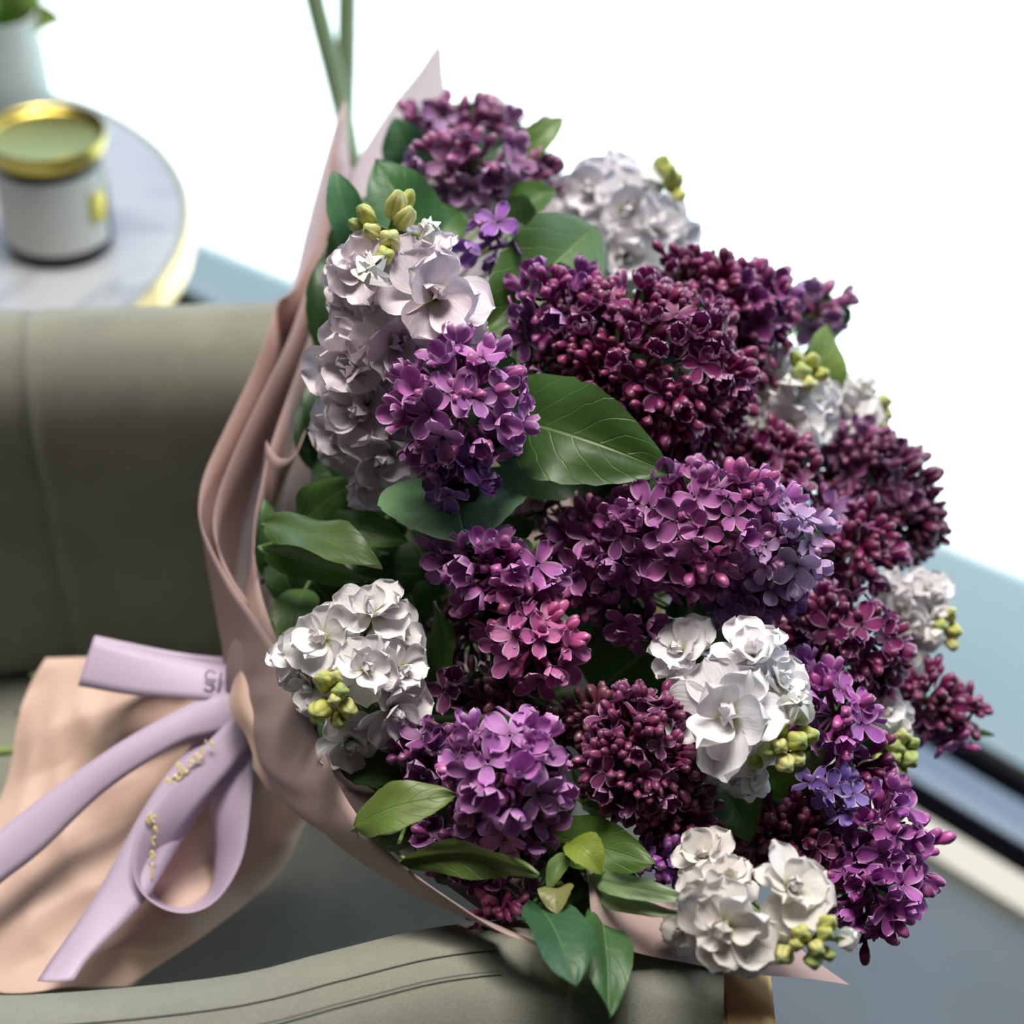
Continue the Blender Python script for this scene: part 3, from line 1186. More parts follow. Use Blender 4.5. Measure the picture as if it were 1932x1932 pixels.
# gold script: small foil strokes printed along the loop, and the pressed letters on the upper loop
def strokes(name, lines, mat, lift, rad):
    v, f = [], []
    for ln in lines:
        pv_, pf = tube([P(x, y, d - lift) for x, y, d in ln], rad, 5, max(6, 3 * len(ln)))
        o_ = len(v)
        v += pv_
        f += [tuple(o_ + k for k in q) for q in pf]
    return mesh_obj(name, v, f, mat, rib, origin=TIE)


def text_along(pa, pb, marks, dfun, h):
    """marks: list of polylines in letter space (x 0..n, y 0..1); pa->pb baseline in pixels"""
    ax_ = Vector((pb[0] - pa[0], pb[1] - pa[1], 0))
    L = ax_.length
    ax_.normalize()
    up = Vector((ax_.y, -ax_.x, 0))
    n = max(x for ln in marks for x, y in ln)
    out = []
    for ln in marks:
        o = []
        for x, y in ln:
            q = Vector((pa[0], pa[1], 0)) + ax_ * (x / n * L) + up * (y * h)
            o.append((q.x, q.y, dfun(q.x, q.y)))
        out.append(o)
    return out


script = [[(0, .1), (.2, .9), (.3, 1), (.3, .1)], [(.5, .5), (.8, .6), (.7, .1), (1.0, .1)], [(1.1, 0), (1.3, 1.2), (1.5, 1.2), (1.35, .2), (1.6, .1)],
          [(1.8, .1), (1.9, .6), (2.15, .5), (2.2, .1)], [(2.4, .35), (2.7, .5), (2.55, .7), (2.4, .3), (2.8, .1)], [(3.0, .1), (3.1, .6), (3.35, .55)], [(3.6, .8), (3.7, 1.0)],
          [(3.7, .1), (3.9, .3), (3.8, .55), (4.0, .6)]]
strokes('gold_script', text_along((322, 1488), (408, 1404), script, lambda x, y: .8285, 20), M['gold'], .0008, .0005)
script2 = [[(0, 0), (.9, .15)], [(1.2, -.2), (1.5, .3), (1.3, .5), (1.1, 0)], [(1.8, 0), (2.1, .5), (2.3, 0)], [(2.5, -.1), (2.8, .2), (2.6, .4)], [(3.0, .3), (3.2, .9), (3.4, .2)], [(2.9, 1.0), (3.2, 1.5), (3.5, .9)]]
strokes('gold_script', text_along((286, 1660), (298, 1535), script2, lambda x, y: .8235, 14), M['gold'], .003, .0005)
letters = [[(.8, .9), (.3, 1), (0, .8), (.1, .6), (.6, .45), (.8, .25), (.5, 0), (0, .1)], [(1.2, 0), (1.3, 1)], [(1.7, 1), (2.0, 0), (2.4, 1)]]
strokes('pressed_letters', text_along((385, 1302), (438, 1308), letters, lambda x, y: .8475, 38), M['emboss'], .0022, .0006)

# ------------------------------------------------------------------ flower parts (shared meshes)
def petal_mesh(name, L, Wd, cup, bend, claw, mat, ns=6, nw=5, wav=0.0, seed=0, point=0.0):
    """petal lying along +X from the origin, face to +Z"""
    rnd = random.Random(seed)
    ph = rnd.random() * 6
    v, uv = [], []
    for i in range(ns):
        t = i / (ns - 1)
        tm = .60
        if t < tm:
            h = claw + (1 - claw) * math.sin(math.pi / 2 * t / tm) ** 1.15
        else:
            q_ = (t - tm) / (1 - tm)
            h = max(.02, 1 - q_ ** (2.4 - .5 * max(0, point))) ** .5
        h *= Wd * .5
        for j in range(nw):
            u = j / (nw - 1) * 2 - 1
            x = L * (t - .06 * u * u * (t ** 3))
            z = cup * Wd * u * u * (0.4 + .6 * t) + bend * L * t * t + wav * L * math.sin(u * 4 + ph + t * 3) * t
            v.append((x, u * h, z))
            uv.append(((u + 1) / 2, t))
    f = [(i * nw + j, (i + 1) * nw + j, (i + 1) * nw + j + 1, i * nw + j + 1) for i in range(ns - 1) for j in range(nw - 1)]
    me = bpy.data.meshes.new(name)
    me.from_pydata(v, [], f)
    me.polygons.foreach_set('use_smooth', [True] * len(f))
    ul = me.uv_layers.new(name='UVMap')
    for lp in me.loops:
        ul.data[lp.index].uv = uv[lp.vertex_index]
    me.materials.append(mat)
    return me


def rev_mesh(name, prof, mat, seg=7, lobes=0, amp=0.0, stripes=False):
    v, f = [], []
    for r, z in prof:
        for k in range(seg):
            a = 2 * math.pi * k / seg
            rr = r * (1 + amp * math.cos(lobes * a)) if lobes else r
            v.append((rr * math.cos(a), rr * math.sin(a), z))
    for i in range(len(prof) - 1):
        for k in range(seg):
            k2 = (k + 1) % seg
            f.append((i * seg + k, i * seg + k2, (i + 1) * seg + k2, (i + 1) * seg + k))
    me = bpy.data.meshes.new(name)
    me.from_pydata(v, [], f)
    me.polygons.foreach_set('use_smooth', [True] * len(f))
    ul = me.uv_layers.new(name='UVMap')
    z0, z1 = min(p[1] for p in prof), max(p[1] for p in prof)
    for lp in me.loops:
        q = me.vertices[lp.vertex_index].co
        an = (math.atan2(q.y, q.x) / (2 * math.pi) * lobes) if lobes else 0
        uu = .5 - abs((an % 1.0) - .5) if stripes else 0     # 0 on the ridge, .5 in the groove
        ul.data[lp.index].uv = (.5 + uu, (q.z - z0) / (z1 - z0))
    me.materials.append(mat)
    return me


# lilac, unit: floret radius = 1 (petal length)
LP = [petal_mesh('lilac_petal', 1.0, .74, .16, .10, .42, M['lpetal'], 9, 7, .02, s, .4) for s in range(3)]
LP += [petal_mesh('lilac_petal_cupped', .92, .74, .34, .32, .42, M['lpetal'], 9, 7, .02, s + 5, .3) for s in range(2)]
LTUBE = rev_mesh('lilac_tube', [(.04, -1.3), (.10, -1.0), (.11, -.3), (.15, -.04), (.17, .02), (.06, -.06)], M['lbud'], 6)
LBUD = rev_mesh('lilac_bud', [(.05, -1.2), (.11, -.95), (.10, -.35), (.15, -.12), (.25, .10), (.29, .34), (.24, .60), (.12, .78), (.02, .80)], M['lbud'], 12, 4, .17)
# stock, unit: floret radius = 1
SP = [petal_mesh('stock_petal', 1.0, .95, .16, -.12, .22, M['spetal'], 9, 8, .06, s + 20, -.6) for s in range(4)]
SPI = [petal_mesh('stock_petal_inner', .72, .62, .26, .25, .3, M['spetal'], 8, 6, .10, s + 40, -.4) for s in range(3)]
SEYE = rev_mesh('stock_eye', [(.05, -.6), (.14, -.4), (.16, -.1), (.12, .08), (.02, .12)], M['stem'], 7)
SBUD = rev_mesh('stock_bud', [(.12, -1.1), (.40, -.95), (.62, -.4), (.60, .2), (.40, .72), (.16, .98), (.02, 1.0)], M['sbud'], 24, 4, .13, True)
SBUDW = rev_mesh('stock_bud_opening', [(.12, -1.2), (.42, -.95), (.62, -.4), (.66, .1), (.58, .6), (.40, 1.0), (.2, 1.2), (.03, 1.1)], M['spetal'], 24, 4, .12, True)
SPB = petal_mesh('stock_bud_petal', 1.0, .95, .32, .28, .3, M['spetal'], 9, 7, .03, 77, 0)
SSEP = petal_mesh('stock_sepal', 1.5, .62, .35, .0, .5, M['sbud'], 5, 4, 0, 3, .8)


def orient(n, spin):
    q = Vector((0, 0, 1)).rotation_difference(n)
    return q @ Quaternion((0, 0, 1), spin)


def place(name, me, parent, loc, rot, scale, col):
    o = bpy.data.objects.new(name, me)
    COL.objects.link(o)
    o.parent = parent
    o.location = loc
    o.rotation_mode = 'QUATERNION'
    o.rotation_quaternion = rot
    o.scale = (scale, scale, scale) if not isinstance(scale, tuple) else scale
    o.color = (*col, 1)
    return o


def jit(c, a, rnd, violet=0.0):
    k = rnd.uniform(1 - a, 1 + a)
    v = violet * rnd.random()
    return (c[0] * k * (1 - .25 * v), c[1] * k * (1 + .4 * v), min(1, c[2] * k * (1 + .35 * v)))


def lilac_floret(parent, loc, n, r, col, rnd, openness):
    fl = place('floret', LTUBE, parent, loc, orient(n, rnd.uniform(0, 6.28)), r, (col[0] * .55, col[1] * .45, col[2] * .5))
    cup = openness < .34
    for k in range(4):
        me = LP[3 + rnd.randrange(2)] if cup else LP[rnd.randrange(3)]
        tilt = rnd.uniform(-.32, .08) if not cup else rnd.uniform(-.85, -.4)
        q = Quaternion((0, 0, 1), k * math.pi / 2 + rnd.uniform(-.14, .14)) @ Quaternion((0, 1, 0), tilt) @ Quaternion((1, 0, 0), rnd.uniform(-.2, .2))
        place('petal', me, fl, q @ Vector((.10, 0, 0)), q, rnd.uniform(.88, 1.06), jit(col, .12, rnd))
    return fl


def stem_path(p, extra=.06):
    p = Vector(p)
    deep = p + FWD * extra
    a = deep.lerp(TIE, .5) + FWD * .02
    return [p, p + FWD * extra * .5, deep.lerp(a, .4), a, TIE.lerp(a, .25), TIE]


def lilac(label, lobes, leaves=(), fr=36, group=None, seed=0, extra=.06):
    fr = fr * 1.2
    """lobes: (px,py,d,rx,ry,ang_deg,open_fraction,colour[,violet[,density]])"""
    rnd = random.Random(seed)
    c0 = P(*lobes[0][:3])
    th = empty('lilac_branch', c0)
    tag(th, label, 'lilac', group or 'lilac branches in the bouquet')
    for li, lb in enumerate(lobes):
        px, py, d, rx, ry, ang, of, colr = lb[:8]
        vio = lb[8] if len(lb) > 8 else .5
        den = lb[9] if len(lb) > 9 else 1.0
        s = d / FPX
        c = P(px, py, d)
        a = math.radians(ang)
        e1 = RT * math.cos(a) + UP * math.sin(a)
        e2 = UP * math.cos(a) - RT * math.sin(a)
        e3 = -ray(px, py).normalized()
        e1 = (e1 - e3 * e1.dot(e3)).normalized()
        e2 = (e2 - e3 * e2.dot(e3) - e1 * e2.dot(e1)).normalized()
        A1, A2 = (rx - fr * .35) * s, (ry - fr * .35) * s
        A3 = min(A1, A2) * 1.0
        r = fr * s
        area = 4 * math.pi * (((A1 * A2) ** 1.6 + (A1 * A3) ** 1.6 + (A2 * A3) ** 1.6) / 3) ** (1 / 1.6)
        n = int(area / (r * r * 1.05) * den)
        n = max(8, n)
        gold = math.pi * (3 - 5 ** .5)
        cnt = 0
        for layer, sc_ in ((0, 1.0), (1, .70)):
            nn_ = n if layer == 0 else n // 3
            for i in range(nn_):
                z = 1 - 2 * (i + .5) / nn_
                rr = math.sqrt(max(0, 1 - z * z))
                th_ = i * gold + layer + li
                w = Vector((rr * math.cos(th_), rr * math.sin(th_), z))
                w += Vector((rnd.gauss(0, .09), rnd.gauss(0, .09), rnd.gauss(0, .09)))
                w.normalize()
                if w.z < -.38:
                    continue
                k = sc_ * rnd.uniform(.9, 1.06)
                pos = c + (e1 * w.x * A1 + e2 * w.y * A2 + e3 * w.z * A3) * k
                nr = (e1 * w.x / A1 + e2 * w.y / A2 + e3 * w.z / A3).normalized()
                nr = (nr + Vector((rnd.gauss(0, .24), rnd.gauss(0, .24), rnd.gauss(0, .24))) + e3 * .12).normalized()
                if layer == 0 and rnd.random() < of:
                    lilac_floret(th, pos - c0, nr, r * rnd.uniform(.82, 1.12), jit(colr, .22, rnd, vio), rnd, rnd.random())
                else:
                    nb_ = rnd.choice((3, 4, 5)) if layer == 0 else 2
                    for b in range(nb_):
                        j3 = Vector((rnd.gauss(0, 1), rnd.gauss(0, 1), rnd.gauss(0, 1)))
                        j3 = (j3 - nr * j3.dot(nr)) * r * .42
                        pb_ = pos + j3 + nr * rnd.uniform(-.2, .25) * r
                        nb2 = (nr + j3 / r * .9).normalized()
                        kk = rnd.uniform(.6, 1.0)
                        cc = jit(colr, .25, rnd, .15)
                        place('bud', LBUD, th, pb_ - c0, orient(nb2, rnd.uniform(0, 6)), r * kk,
                              (cc[0] * .85, cc[1] * .6, cc[2] * .68))
                cnt += 1
        # woody branchlets inside the panicle
        v, f = [], []
        for i in range(7):
            w = Vector((rnd.uniform(-1, 1), rnd.uniform(-1, 1), rnd.uniform(-.1, .8)))
            w.normalize()
            pt = c + (e1 * w.x * A1 + e2 * w.y * A2 + e3 * w.z * A3) * .8
            a_, b_ = tube([c - e3 * A3 * .6, c, pt], [.0012, .001, .0006], 5, 8)
            o_ = len(v)
            v += a_
            f += [tuple(o_ + k for k in q) for q in b_]
        mesh_obj('branchlets', v, f, M['twig'], th, origin=c0)
        if li == 0:
            sp_ = stem_path(c - e3 * A3 * .5, extra)
            a_, b_ = tube(sp_, [.0018, .002, .0022, .0022, .002, .0018], 7, 26)
            mesh_obj('stem', a_, b_, M['stem'], th, origin=c0)
            first_stem = catmull(sp_, 26)
        else:
            a_, b_ = tube([c - e3 * A3 * .5, c + FWD * .03, first_stem[6]], [.0012, .0014, .0016], 6, 12)
            mesh_obj('side_stem', a_, b_, M['stem'], th, origin=c0)
        if rx > 60 and px < 1560 and (py > 350 or px < 1000):  # added dark leaves behind the lobe, so the gaps read as shade
            for k in range(3):
                an = rnd.uniform(0, 6.28)
                bx_, by_ = px - math.cos(an) * rx * .8, py - math.sin(an) * ry * .8
                tx_, ty_ = px + math.cos(an) * rx * .8, py + math.sin(an) * ry * .8
                dz = d + ry * s * .75 + .006 * k
                leaf(th, c0, (bx_, by_, dz), (tx_, ty_, dz - .01), min(rx, ry) * 1.5, col=DG, kind='heart',
                     nrm=(rnd.uniform(-.3, .3), rnd.uniform(-.3, .3)), stem_to=first_stem[6])
    for lf in leaves:
        kw = dict(lf[3]) if len(lf) > 3 else {}
        st_ = first_stem[8]
        leaf(th, c0, lf[0], lf[1], lf[2], stem_to=st_, **kw)
    return th


DG, MG, LG = (.020, .056, .014), (.045, .115, .022), (.13, .22, .045)  # DG: extra-dark green of added gap leaves, shade put into the colour
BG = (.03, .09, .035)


def stock(label, base, florets, buds, seed=0, tint=(.86, .83, .85), fscale=1.0):
    rnd = random.Random(seed + 100)
    cx = sum(f[0] for f in florets) / len(florets)
    cy = sum(f[1] for f in florets) / len(florets)
    cd = sum(f[2] for f in florets) / len(florets) + .025
    C0 = P(cx, cy, cd)
    bx = sum(b[0] for b in buds) / len(buds)
    by = sum(b[1] for b in buds) / len(buds)
    bd = sum(b[2] for b in buds) / len(buds) + .012
    B0 = P(bx, by, bd)
    th = empty('stock_stem', C0)
    tag(th, label, 'stock flower', 'white stock stems in the bouquet')
    for fl in florets:
        px, py, d, rp = fl[:4]
        nx, ny = fl[4] if len(fl) > 4 else (0, 0)
        pos = P(px, py, d)
        e3 = -ray(px, py).normalized()
        n = (e3 + RT * nx + UP * ny).normalized()
        r = rp * d / FPX * fscale
        eye = place('floret', SEYE, th, pos - C0, orient(n, rnd.uniform(0, 6)), r, (.5, .55, .15))
        # short flower stalk to the main stem is part of the stem mesh below
        rings = ((6, 1.2, (-.4, .15), SP, .06, 0), (5, .98, (-1.0, -.35), SP, .05, .6), (4, .78, (-1.4, -.7), SPI, .06, .9))
        for cnt, sc_, tl, meshes, off_, rot0 in rings:
            for k in range(cnt):
                q = Quaternion((0, 0, 1), 2 * math.pi * k / cnt + rot0 + rnd.uniform(-.38, .38)) @ Quaternion((0, 1, 0), rnd.uniform(*tl)) @ Quaternion((1, 0, 0), rnd.uniform(-.6, .6))
                c = jit(tint, .05, rnd)
                place('petal', meshes[rnd.randrange(len(meshes))], eye, q @ Vector((off_, 0, 0)), q, sc_ * rnd.uniform(.85, 1.1),
                      (min(.95, c[0]), min(.95, c[1]), min(.95, c[2])))
    stalks = []
    for b in buds:
        px, py, d, rp = b[:4]
        white = len(b) > 4 and b[4] == 'w'
        pos = P(px, py, d)
        n = ((pos - B0).normalized() * .9 - ray(px, py).normalized() * .6 + (B0 - C0).normalized() * .5).normalized()
        r = rp * d / FPX * (1.0 if white else 1.35)
        if white:
            o = place('opening_bud', SEYE, th, pos - n * r * .9 - C0, orient(n, rnd.uniform(0, 6)), r * 1.3, (.4, .5, .2))
            for k in range(6):
                q = Quaternion((0, 0, 1), k * math.pi / 3 * 1.05 + rnd.uniform(-.2, .2)) @ Quaternion((0, 1, 0), rnd.uniform(-1.18, -.98) if k < 4 else -1.35)
                place('petal', SPB, o, q @ Vector((.10, 0, 0)), q, rnd.uniform(1.25, 1.5), (.84, .83, .80))
        else:
            cc = rnd.choice(((.60, .58, .16), (.52, .54, .15), (.42, .50, .16), (.64, .60, .24)))
            o = place('bud', SBUD, th, pos - C0, orient(n, rnd.uniform(0, 6)), r, cc)
        for k in range(4 if white else 0):
            q = Quaternion((0, 0, 1), k * math.pi / 2 + .3) @ Quaternion((0, 1, 0), -1.15)
            place('sepal', SSEP, o, q @ Vector((.16, 0, 0)) + Vector((0, 0, -.12)), q, .72, (.30, .40, .13))
        stalks.append((pos - n * r * .8, r))
    v, f = [], []

    def addt(pts, rad, seg=6, n_=10):
        a_, b_ = tube(pts, rad, seg, n_)
        o_ = len(v)
        v.extend(a_)
        f.extend([tuple(o_ + k for k in q) for q in b_])
    deep = C0 + FWD * .02
    main = [B0 + FWD * .004, B0.lerp(deep, .5) + FWD * .008, deep] + stem_path(deep, .05)[2:]
    addt(main, [.0014, .002, .0024] + [.0024] * 4, 7, 26)
    for p, r in stalks:
        addt([p, p.lerp(B0, .5) + FWD * .003, B0 + FWD * .006], [.0007, .0008, .001])
    mm = catmull(main, 26)
    for fl in florets:
        pos = P(*fl[:3])
        near = min(mm[:10], key=lambda q: (q - pos).length)
        addt([pos + FWD * .006, pos.lerp(near, .5) + FWD * .006, near], [.0012, .001, .0012])
    mesh_obj('stem', v, f, M['stem'], th, origin=C0)
    return th


# tints (linear), part of the perceived shade is kept in the colours
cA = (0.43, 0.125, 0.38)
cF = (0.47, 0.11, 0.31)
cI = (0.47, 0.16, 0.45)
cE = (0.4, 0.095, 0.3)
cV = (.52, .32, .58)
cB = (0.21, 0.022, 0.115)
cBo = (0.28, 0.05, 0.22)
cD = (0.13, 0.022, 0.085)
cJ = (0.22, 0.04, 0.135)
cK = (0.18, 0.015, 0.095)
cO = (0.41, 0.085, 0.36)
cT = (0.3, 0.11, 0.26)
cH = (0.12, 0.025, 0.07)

lilac('dusty purple lilac in front of the pointed paper tip, above a broad blue green leaf',
      [(870, 238, .955, 125, 52, 0, .75, cT), (985, 262, .96, 45, 50, 60, .6, cT)],
      [((790, 310, .93), (742, 222, .92), 110, dict(col=(.05, .14, .06), kind='heart', nrm=(-.4, .2), fold=.2)),
       ((965, 318, .93), (1064, 220, .93), 62, dict(col=(.12, .2, .05), kind='ovate', nrm=(.3, .4), fold=.25)),
       ((900, 330, .99), (1030, 300, .99), 90, dict(col=MG))], fr=34, seed=1)
lilac('pinkish purple lilac with a loose violet spray below it, behind the tall white stock',
      [(880, 322, .885, 112, 68, 0, .9, cT, .4), (935, 447, .815, 58, 52, 20, 1.0, (.30, .10, .42), .6, .7), (1003, 320, .93, 22, 40, 90, .5, cT)],
      [((800, 450, .84), (708, 300, .85), 135, dict(col=(.05, .15, .05), kind='heart', nrm=(-.3, .3), fold=.2, curl=.05)),
       ((960, 410, .88), (1050, 360, .88), 80, dict(col=(.05, .12, .02), nrm=(.2, .5), fold=.35)),
       ((870, 400, .87), (800, 470, .85), 80, dict(col=MG, nrm=(-.2, -.3))),
       ((1010, 440, .87), (930, 400, .88), 100, dict(col=DG))], fr=36, seed=2)
lilac('round bright purple lilac hanging over the glossy heart-shaped leaf, against the tall white stock',
      [(870, 765, .735, 132, 128, 0, .86, cA, .35), (862, 890, .735, 62, 62, 0, .95, (.25, .08, .36), .6)],
      [((852, 905, .765), (880, 1026, .735), 300, dict(col=(.17, .33, .16), kind='heart', nrm=(.0, .75), fold=.04, curl=.06, wave=.02, label='glossy blue green heart-shaped leaf')),
       ((900, 860, .80), (960, 640, .80), 120, dict(col=DG))], fr=40, seed=3)
lilac('large dense dark magenta lilac of half-open buds behind the wide veined green leaf',
      [(1215, 700, .80, 200, 165, -10, .50, cB, .25, 1.0), (1290, 815, .80, 90, 70, -30, .45, cB), (1120, 740, .80, 90, 90, 0, .5, cB)],
      [((960, 790, .775), (1270, 895, .748), 215, dict(col=(.036, .09, .016), kind='heart', nrm=(.2, .3), fold=.22, curl=.16, wave=.03, roll=.25, label='wide dark green leaf with a rolled edge')),
       ((1110, 800, .81), (950, 930, .80), 220, dict(col=DG, kind='heart', nrm=(0, -.1))),
       ((1190, 800, .84), (1010, 700, .84), 180, dict(col=DG)), ((1250, 860, .84), (1160, 960, .83), 130, dict(col=DG))], fr=33, seed=4)
lilac('smaller red violet lilac beside the broad mid green leaf, touching the dense magenta lilac',
      [(1052, 595, .80, 92, 98, 0, .7, cBo, .6)],
      [((1125, 425, .84), (900, 640, .80), 180, dict(col=(.05, .11, .02), nrm=(.1, .1), fold=.3, curl=.08, label='broad mid green leaf with pale midrib')),
       ((1030, 560, .86), (960, 440, .86), 130, dict(col=DG, kind='heart'))], fr=35, seed=5)
lilac('deep plum lilac with a few violet open florets, behind and above the dense magenta lilac',
      [(1292, 535, .845, 78, 58, 10, .6, cB, .3), (1405, 575, .855, 85, 92, -30, .62, cBo, .8), (1350, 560, .85, 70, 70, 0, .5, cB), (1440, 650, .85, 40, 70, -20, .3, cB)],
      [((1320, 540, .90), (1358, 488, .89), 30, dict(col=LG)), ((1400, 640, .89), (1300, 560, .9), 120, dict(col=DG))], fr=33, seed=6)
lilac('small far plum lilac peeking over the pale green upright leaf, against the bright paving',
      [(1548, 590, .92, 62, 55, -30, .75, cT, .5, .8)],
      [((1520, 770, .88), (1560, 612, .88), 110, dict(col=(.13, .20, .04), nrm=(.3, .3), fold=.15, kind='heart', label='pale green upright leaf'))], fr=36, seed=7)
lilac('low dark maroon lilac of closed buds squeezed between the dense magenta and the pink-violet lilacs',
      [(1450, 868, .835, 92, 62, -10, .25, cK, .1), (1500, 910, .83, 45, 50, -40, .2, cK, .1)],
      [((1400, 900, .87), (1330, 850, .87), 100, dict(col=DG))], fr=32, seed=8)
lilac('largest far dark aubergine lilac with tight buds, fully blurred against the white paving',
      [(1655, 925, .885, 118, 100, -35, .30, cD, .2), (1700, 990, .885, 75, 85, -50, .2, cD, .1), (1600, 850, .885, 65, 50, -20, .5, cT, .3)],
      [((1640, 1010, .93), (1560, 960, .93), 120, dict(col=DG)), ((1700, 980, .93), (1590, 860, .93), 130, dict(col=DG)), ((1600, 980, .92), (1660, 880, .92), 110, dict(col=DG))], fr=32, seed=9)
lilac('long arching pink-violet lilac with the largest pale lavender open florets at its end',
      [(1310, 1000, .755, 190, 120, 8, .84, cE, .5), (1480, 1030, .742, 74, 94, -20, 1.0, cV, .25, .85), (1130, 1050, .775, 105, 105, 30, .85, cE, .3),
       (1420, 1120, .765, 95, 62, 10, .9, (.24, .07, .30), .6), (1190, 1170, .765, 62, 45, -20, .95, cE, .5)],
      [((1240, 1060, .82), (1100, 900, .82), 170, dict(col=DG)), ((1120, 1310, .80), (1285, 1170, .775), 190, dict(col=(.03, .08, .02), nrm=(.1, .1), fold=.18, curl=.05, label='dark green leaf with pale veins')),
       ((1260, 1145, .78), (1332, 1160, .765), 60, dict(col=MG, nrm=(0, .4))), ((1180, 1180, .82), (1300, 1330, .82), 180, dict(col=DG)), ((1400, 1100, .83), (1500, 1220, .83), 150, dict(col=DG)), ((1300, 1160, .825), (1490, 1200, .825), 120, dict(col=DG)), ((1330, 950, .82), (1480, 1080, .82), 170, dict(col=DG))], fr=37, seed=10)
lilac('rose purple lilac of clearly four-petalled florets below the glossy heart leaf',
      [(955, 1075, .74, 105, 66, -12, .95, cA, .4), (1010, 1215, .735, 92, 80, -30, .9, cF, .15), (960, 1145, .745, 80, 75, -40, .95, cF, .3), (855, 1060, .755, 50, 50, 0, .9, cA, .4)],
      [((930, 1010, .80), (1010, 990, .78), 70, dict(col=MG)), ((1060, 1290, .77), (1000, 1300, .76), 40, dict(col=LG)), ((1040, 1130, .82), (1140, 1270, .81), 150, dict(col=DG))], fr=39, seed=11)
lilac('little faded rose lilac tuft behind the arching pink-violet lilac, beside the glossy heart leaf',
      [(1028, 958, .815, 58, 46, 0, .5, (.26, .07, .14), .1)], [((1020, 990, .85), (950, 930, .85), 90, dict(col=DG))], fr=32, seed=12)
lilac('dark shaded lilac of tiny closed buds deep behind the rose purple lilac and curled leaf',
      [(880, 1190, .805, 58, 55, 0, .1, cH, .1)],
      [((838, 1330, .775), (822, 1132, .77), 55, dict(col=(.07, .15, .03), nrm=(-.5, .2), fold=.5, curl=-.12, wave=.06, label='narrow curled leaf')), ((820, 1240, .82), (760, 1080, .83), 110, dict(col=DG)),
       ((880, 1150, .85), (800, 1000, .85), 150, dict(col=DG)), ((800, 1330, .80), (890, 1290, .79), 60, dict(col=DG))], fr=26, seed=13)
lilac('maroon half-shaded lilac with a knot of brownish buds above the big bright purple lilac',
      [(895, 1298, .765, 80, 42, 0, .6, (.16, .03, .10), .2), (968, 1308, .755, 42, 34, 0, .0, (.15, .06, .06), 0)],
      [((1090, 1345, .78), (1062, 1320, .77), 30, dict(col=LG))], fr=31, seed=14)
lilac('biggest bright purple lilac with wide open florets above the curled olive leaves',
      [(955, 1455, .705, 122, 108, -10, .96, cI, .3), (820, 1440, .735, 78, 85, 20, .8, (.2, .055, .19), .3), (960, 1555, .71, 90, 55, 0, .95, cI, .3)],
      [((900, 1500, .78), (1000, 1400, .78), 140, dict(col=DG)), ((820, 1500, .79), (740, 1380, .80), 150, dict(col=DG)), ((820, 1420, .80), (900, 1600, .79), 170, dict(col=DG))], fr=41, seed=15)
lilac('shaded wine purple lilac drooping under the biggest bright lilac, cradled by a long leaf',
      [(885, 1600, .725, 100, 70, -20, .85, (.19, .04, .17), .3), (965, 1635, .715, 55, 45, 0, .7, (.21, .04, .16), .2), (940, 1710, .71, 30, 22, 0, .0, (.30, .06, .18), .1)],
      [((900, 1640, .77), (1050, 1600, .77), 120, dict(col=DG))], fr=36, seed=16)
lilac('drooping plum lilac of many small buds with a violet tip, beside the white double stock',
      [(1210, 1420, .725, 108, 125, -25, .36, cJ, .4, 1.1), (1275, 1530, .73, 70, 85, -10, .25, cJ, .2, 1.1), (1245, 1625, .72, 50, 48, -30, .9, (.25, .07, .34), .6), (1120, 1350, .745, 55, 50, 0, .1, (.15, .045, .07), 0), (1055, 1385, .765, 50, 55, 0, .1, cH, 0)],
      [((1200, 1500, .79), (1080, 1440, .79), 140, dict(col=DG)), ((1260, 1560, .80), (1380, 1620, .79), 140, dict(col=DG)), ((1180, 1450, .80), (1350, 1400, .80), 150, dict(col=DG))], fr=30, seed=17)
lilac('small maroon lilac of buds tucked between the aubergine lilac and the pale lavender florets',
      [(1605, 1040, .83, 78, 88, -40, .30, cK, .2), (1560, 975, .83, 40, 40, 0, .7, cBo, .8)],
      [((1570, 1080, .87), (1500, 1000, .87), 110, dict(col=DG))], fr=32, seed=18)
lilac('wine red lilac of glossy buds above the violet-magenta lilac and tapering spike',
      [(1590, 1205, .795, 112, 92, -12, .5, cK, .35), (1500, 1190, .81, 62, 62, 0, .35, cH, .2), (1655, 1260, .80, 50, 50, -20, .3, cK, .1)],
      [((1560, 1260, .84), (1450, 1180, .84), 140, dict(col=DG)), ((1500, 1330, .83), (1420, 1180, .84), 130, dict(col=DG))], fr=36, seed=19)
lilac('medium violet-magenta lilac with star-like florets between two white stocks',
      [(1575, 1350, .755, 72, 88, 20, .85, cO, .4), (1610, 1430, .76, 62, 48, -20, .2, cK, .1), (1530, 1290, .765, 45, 50, 30, .9, cO, .6)],
      [((1570, 1400, .81), (1480, 1350, .81), 110, dict(col=DG)), ((1590, 1420, .82), (1680, 1360, .82), 110, dict(col=DG))], fr=36, seed=20)
lilac('tapering purple lilac spike sticking out over the black window gaskets',
      [(1745, 1320, .84, 68, 62, -25, .45, cK, .4), (1812, 1345, .845, 40, 45, -40, .15, cK, .1), (1770, 1385, .84, 50, 30, -10, .6, cO, .3)],
      [((1820, 1375, .86), (1880, 1388, .86), 14, dict(col=MG, kind='lance'))], fr=30, seed=21)
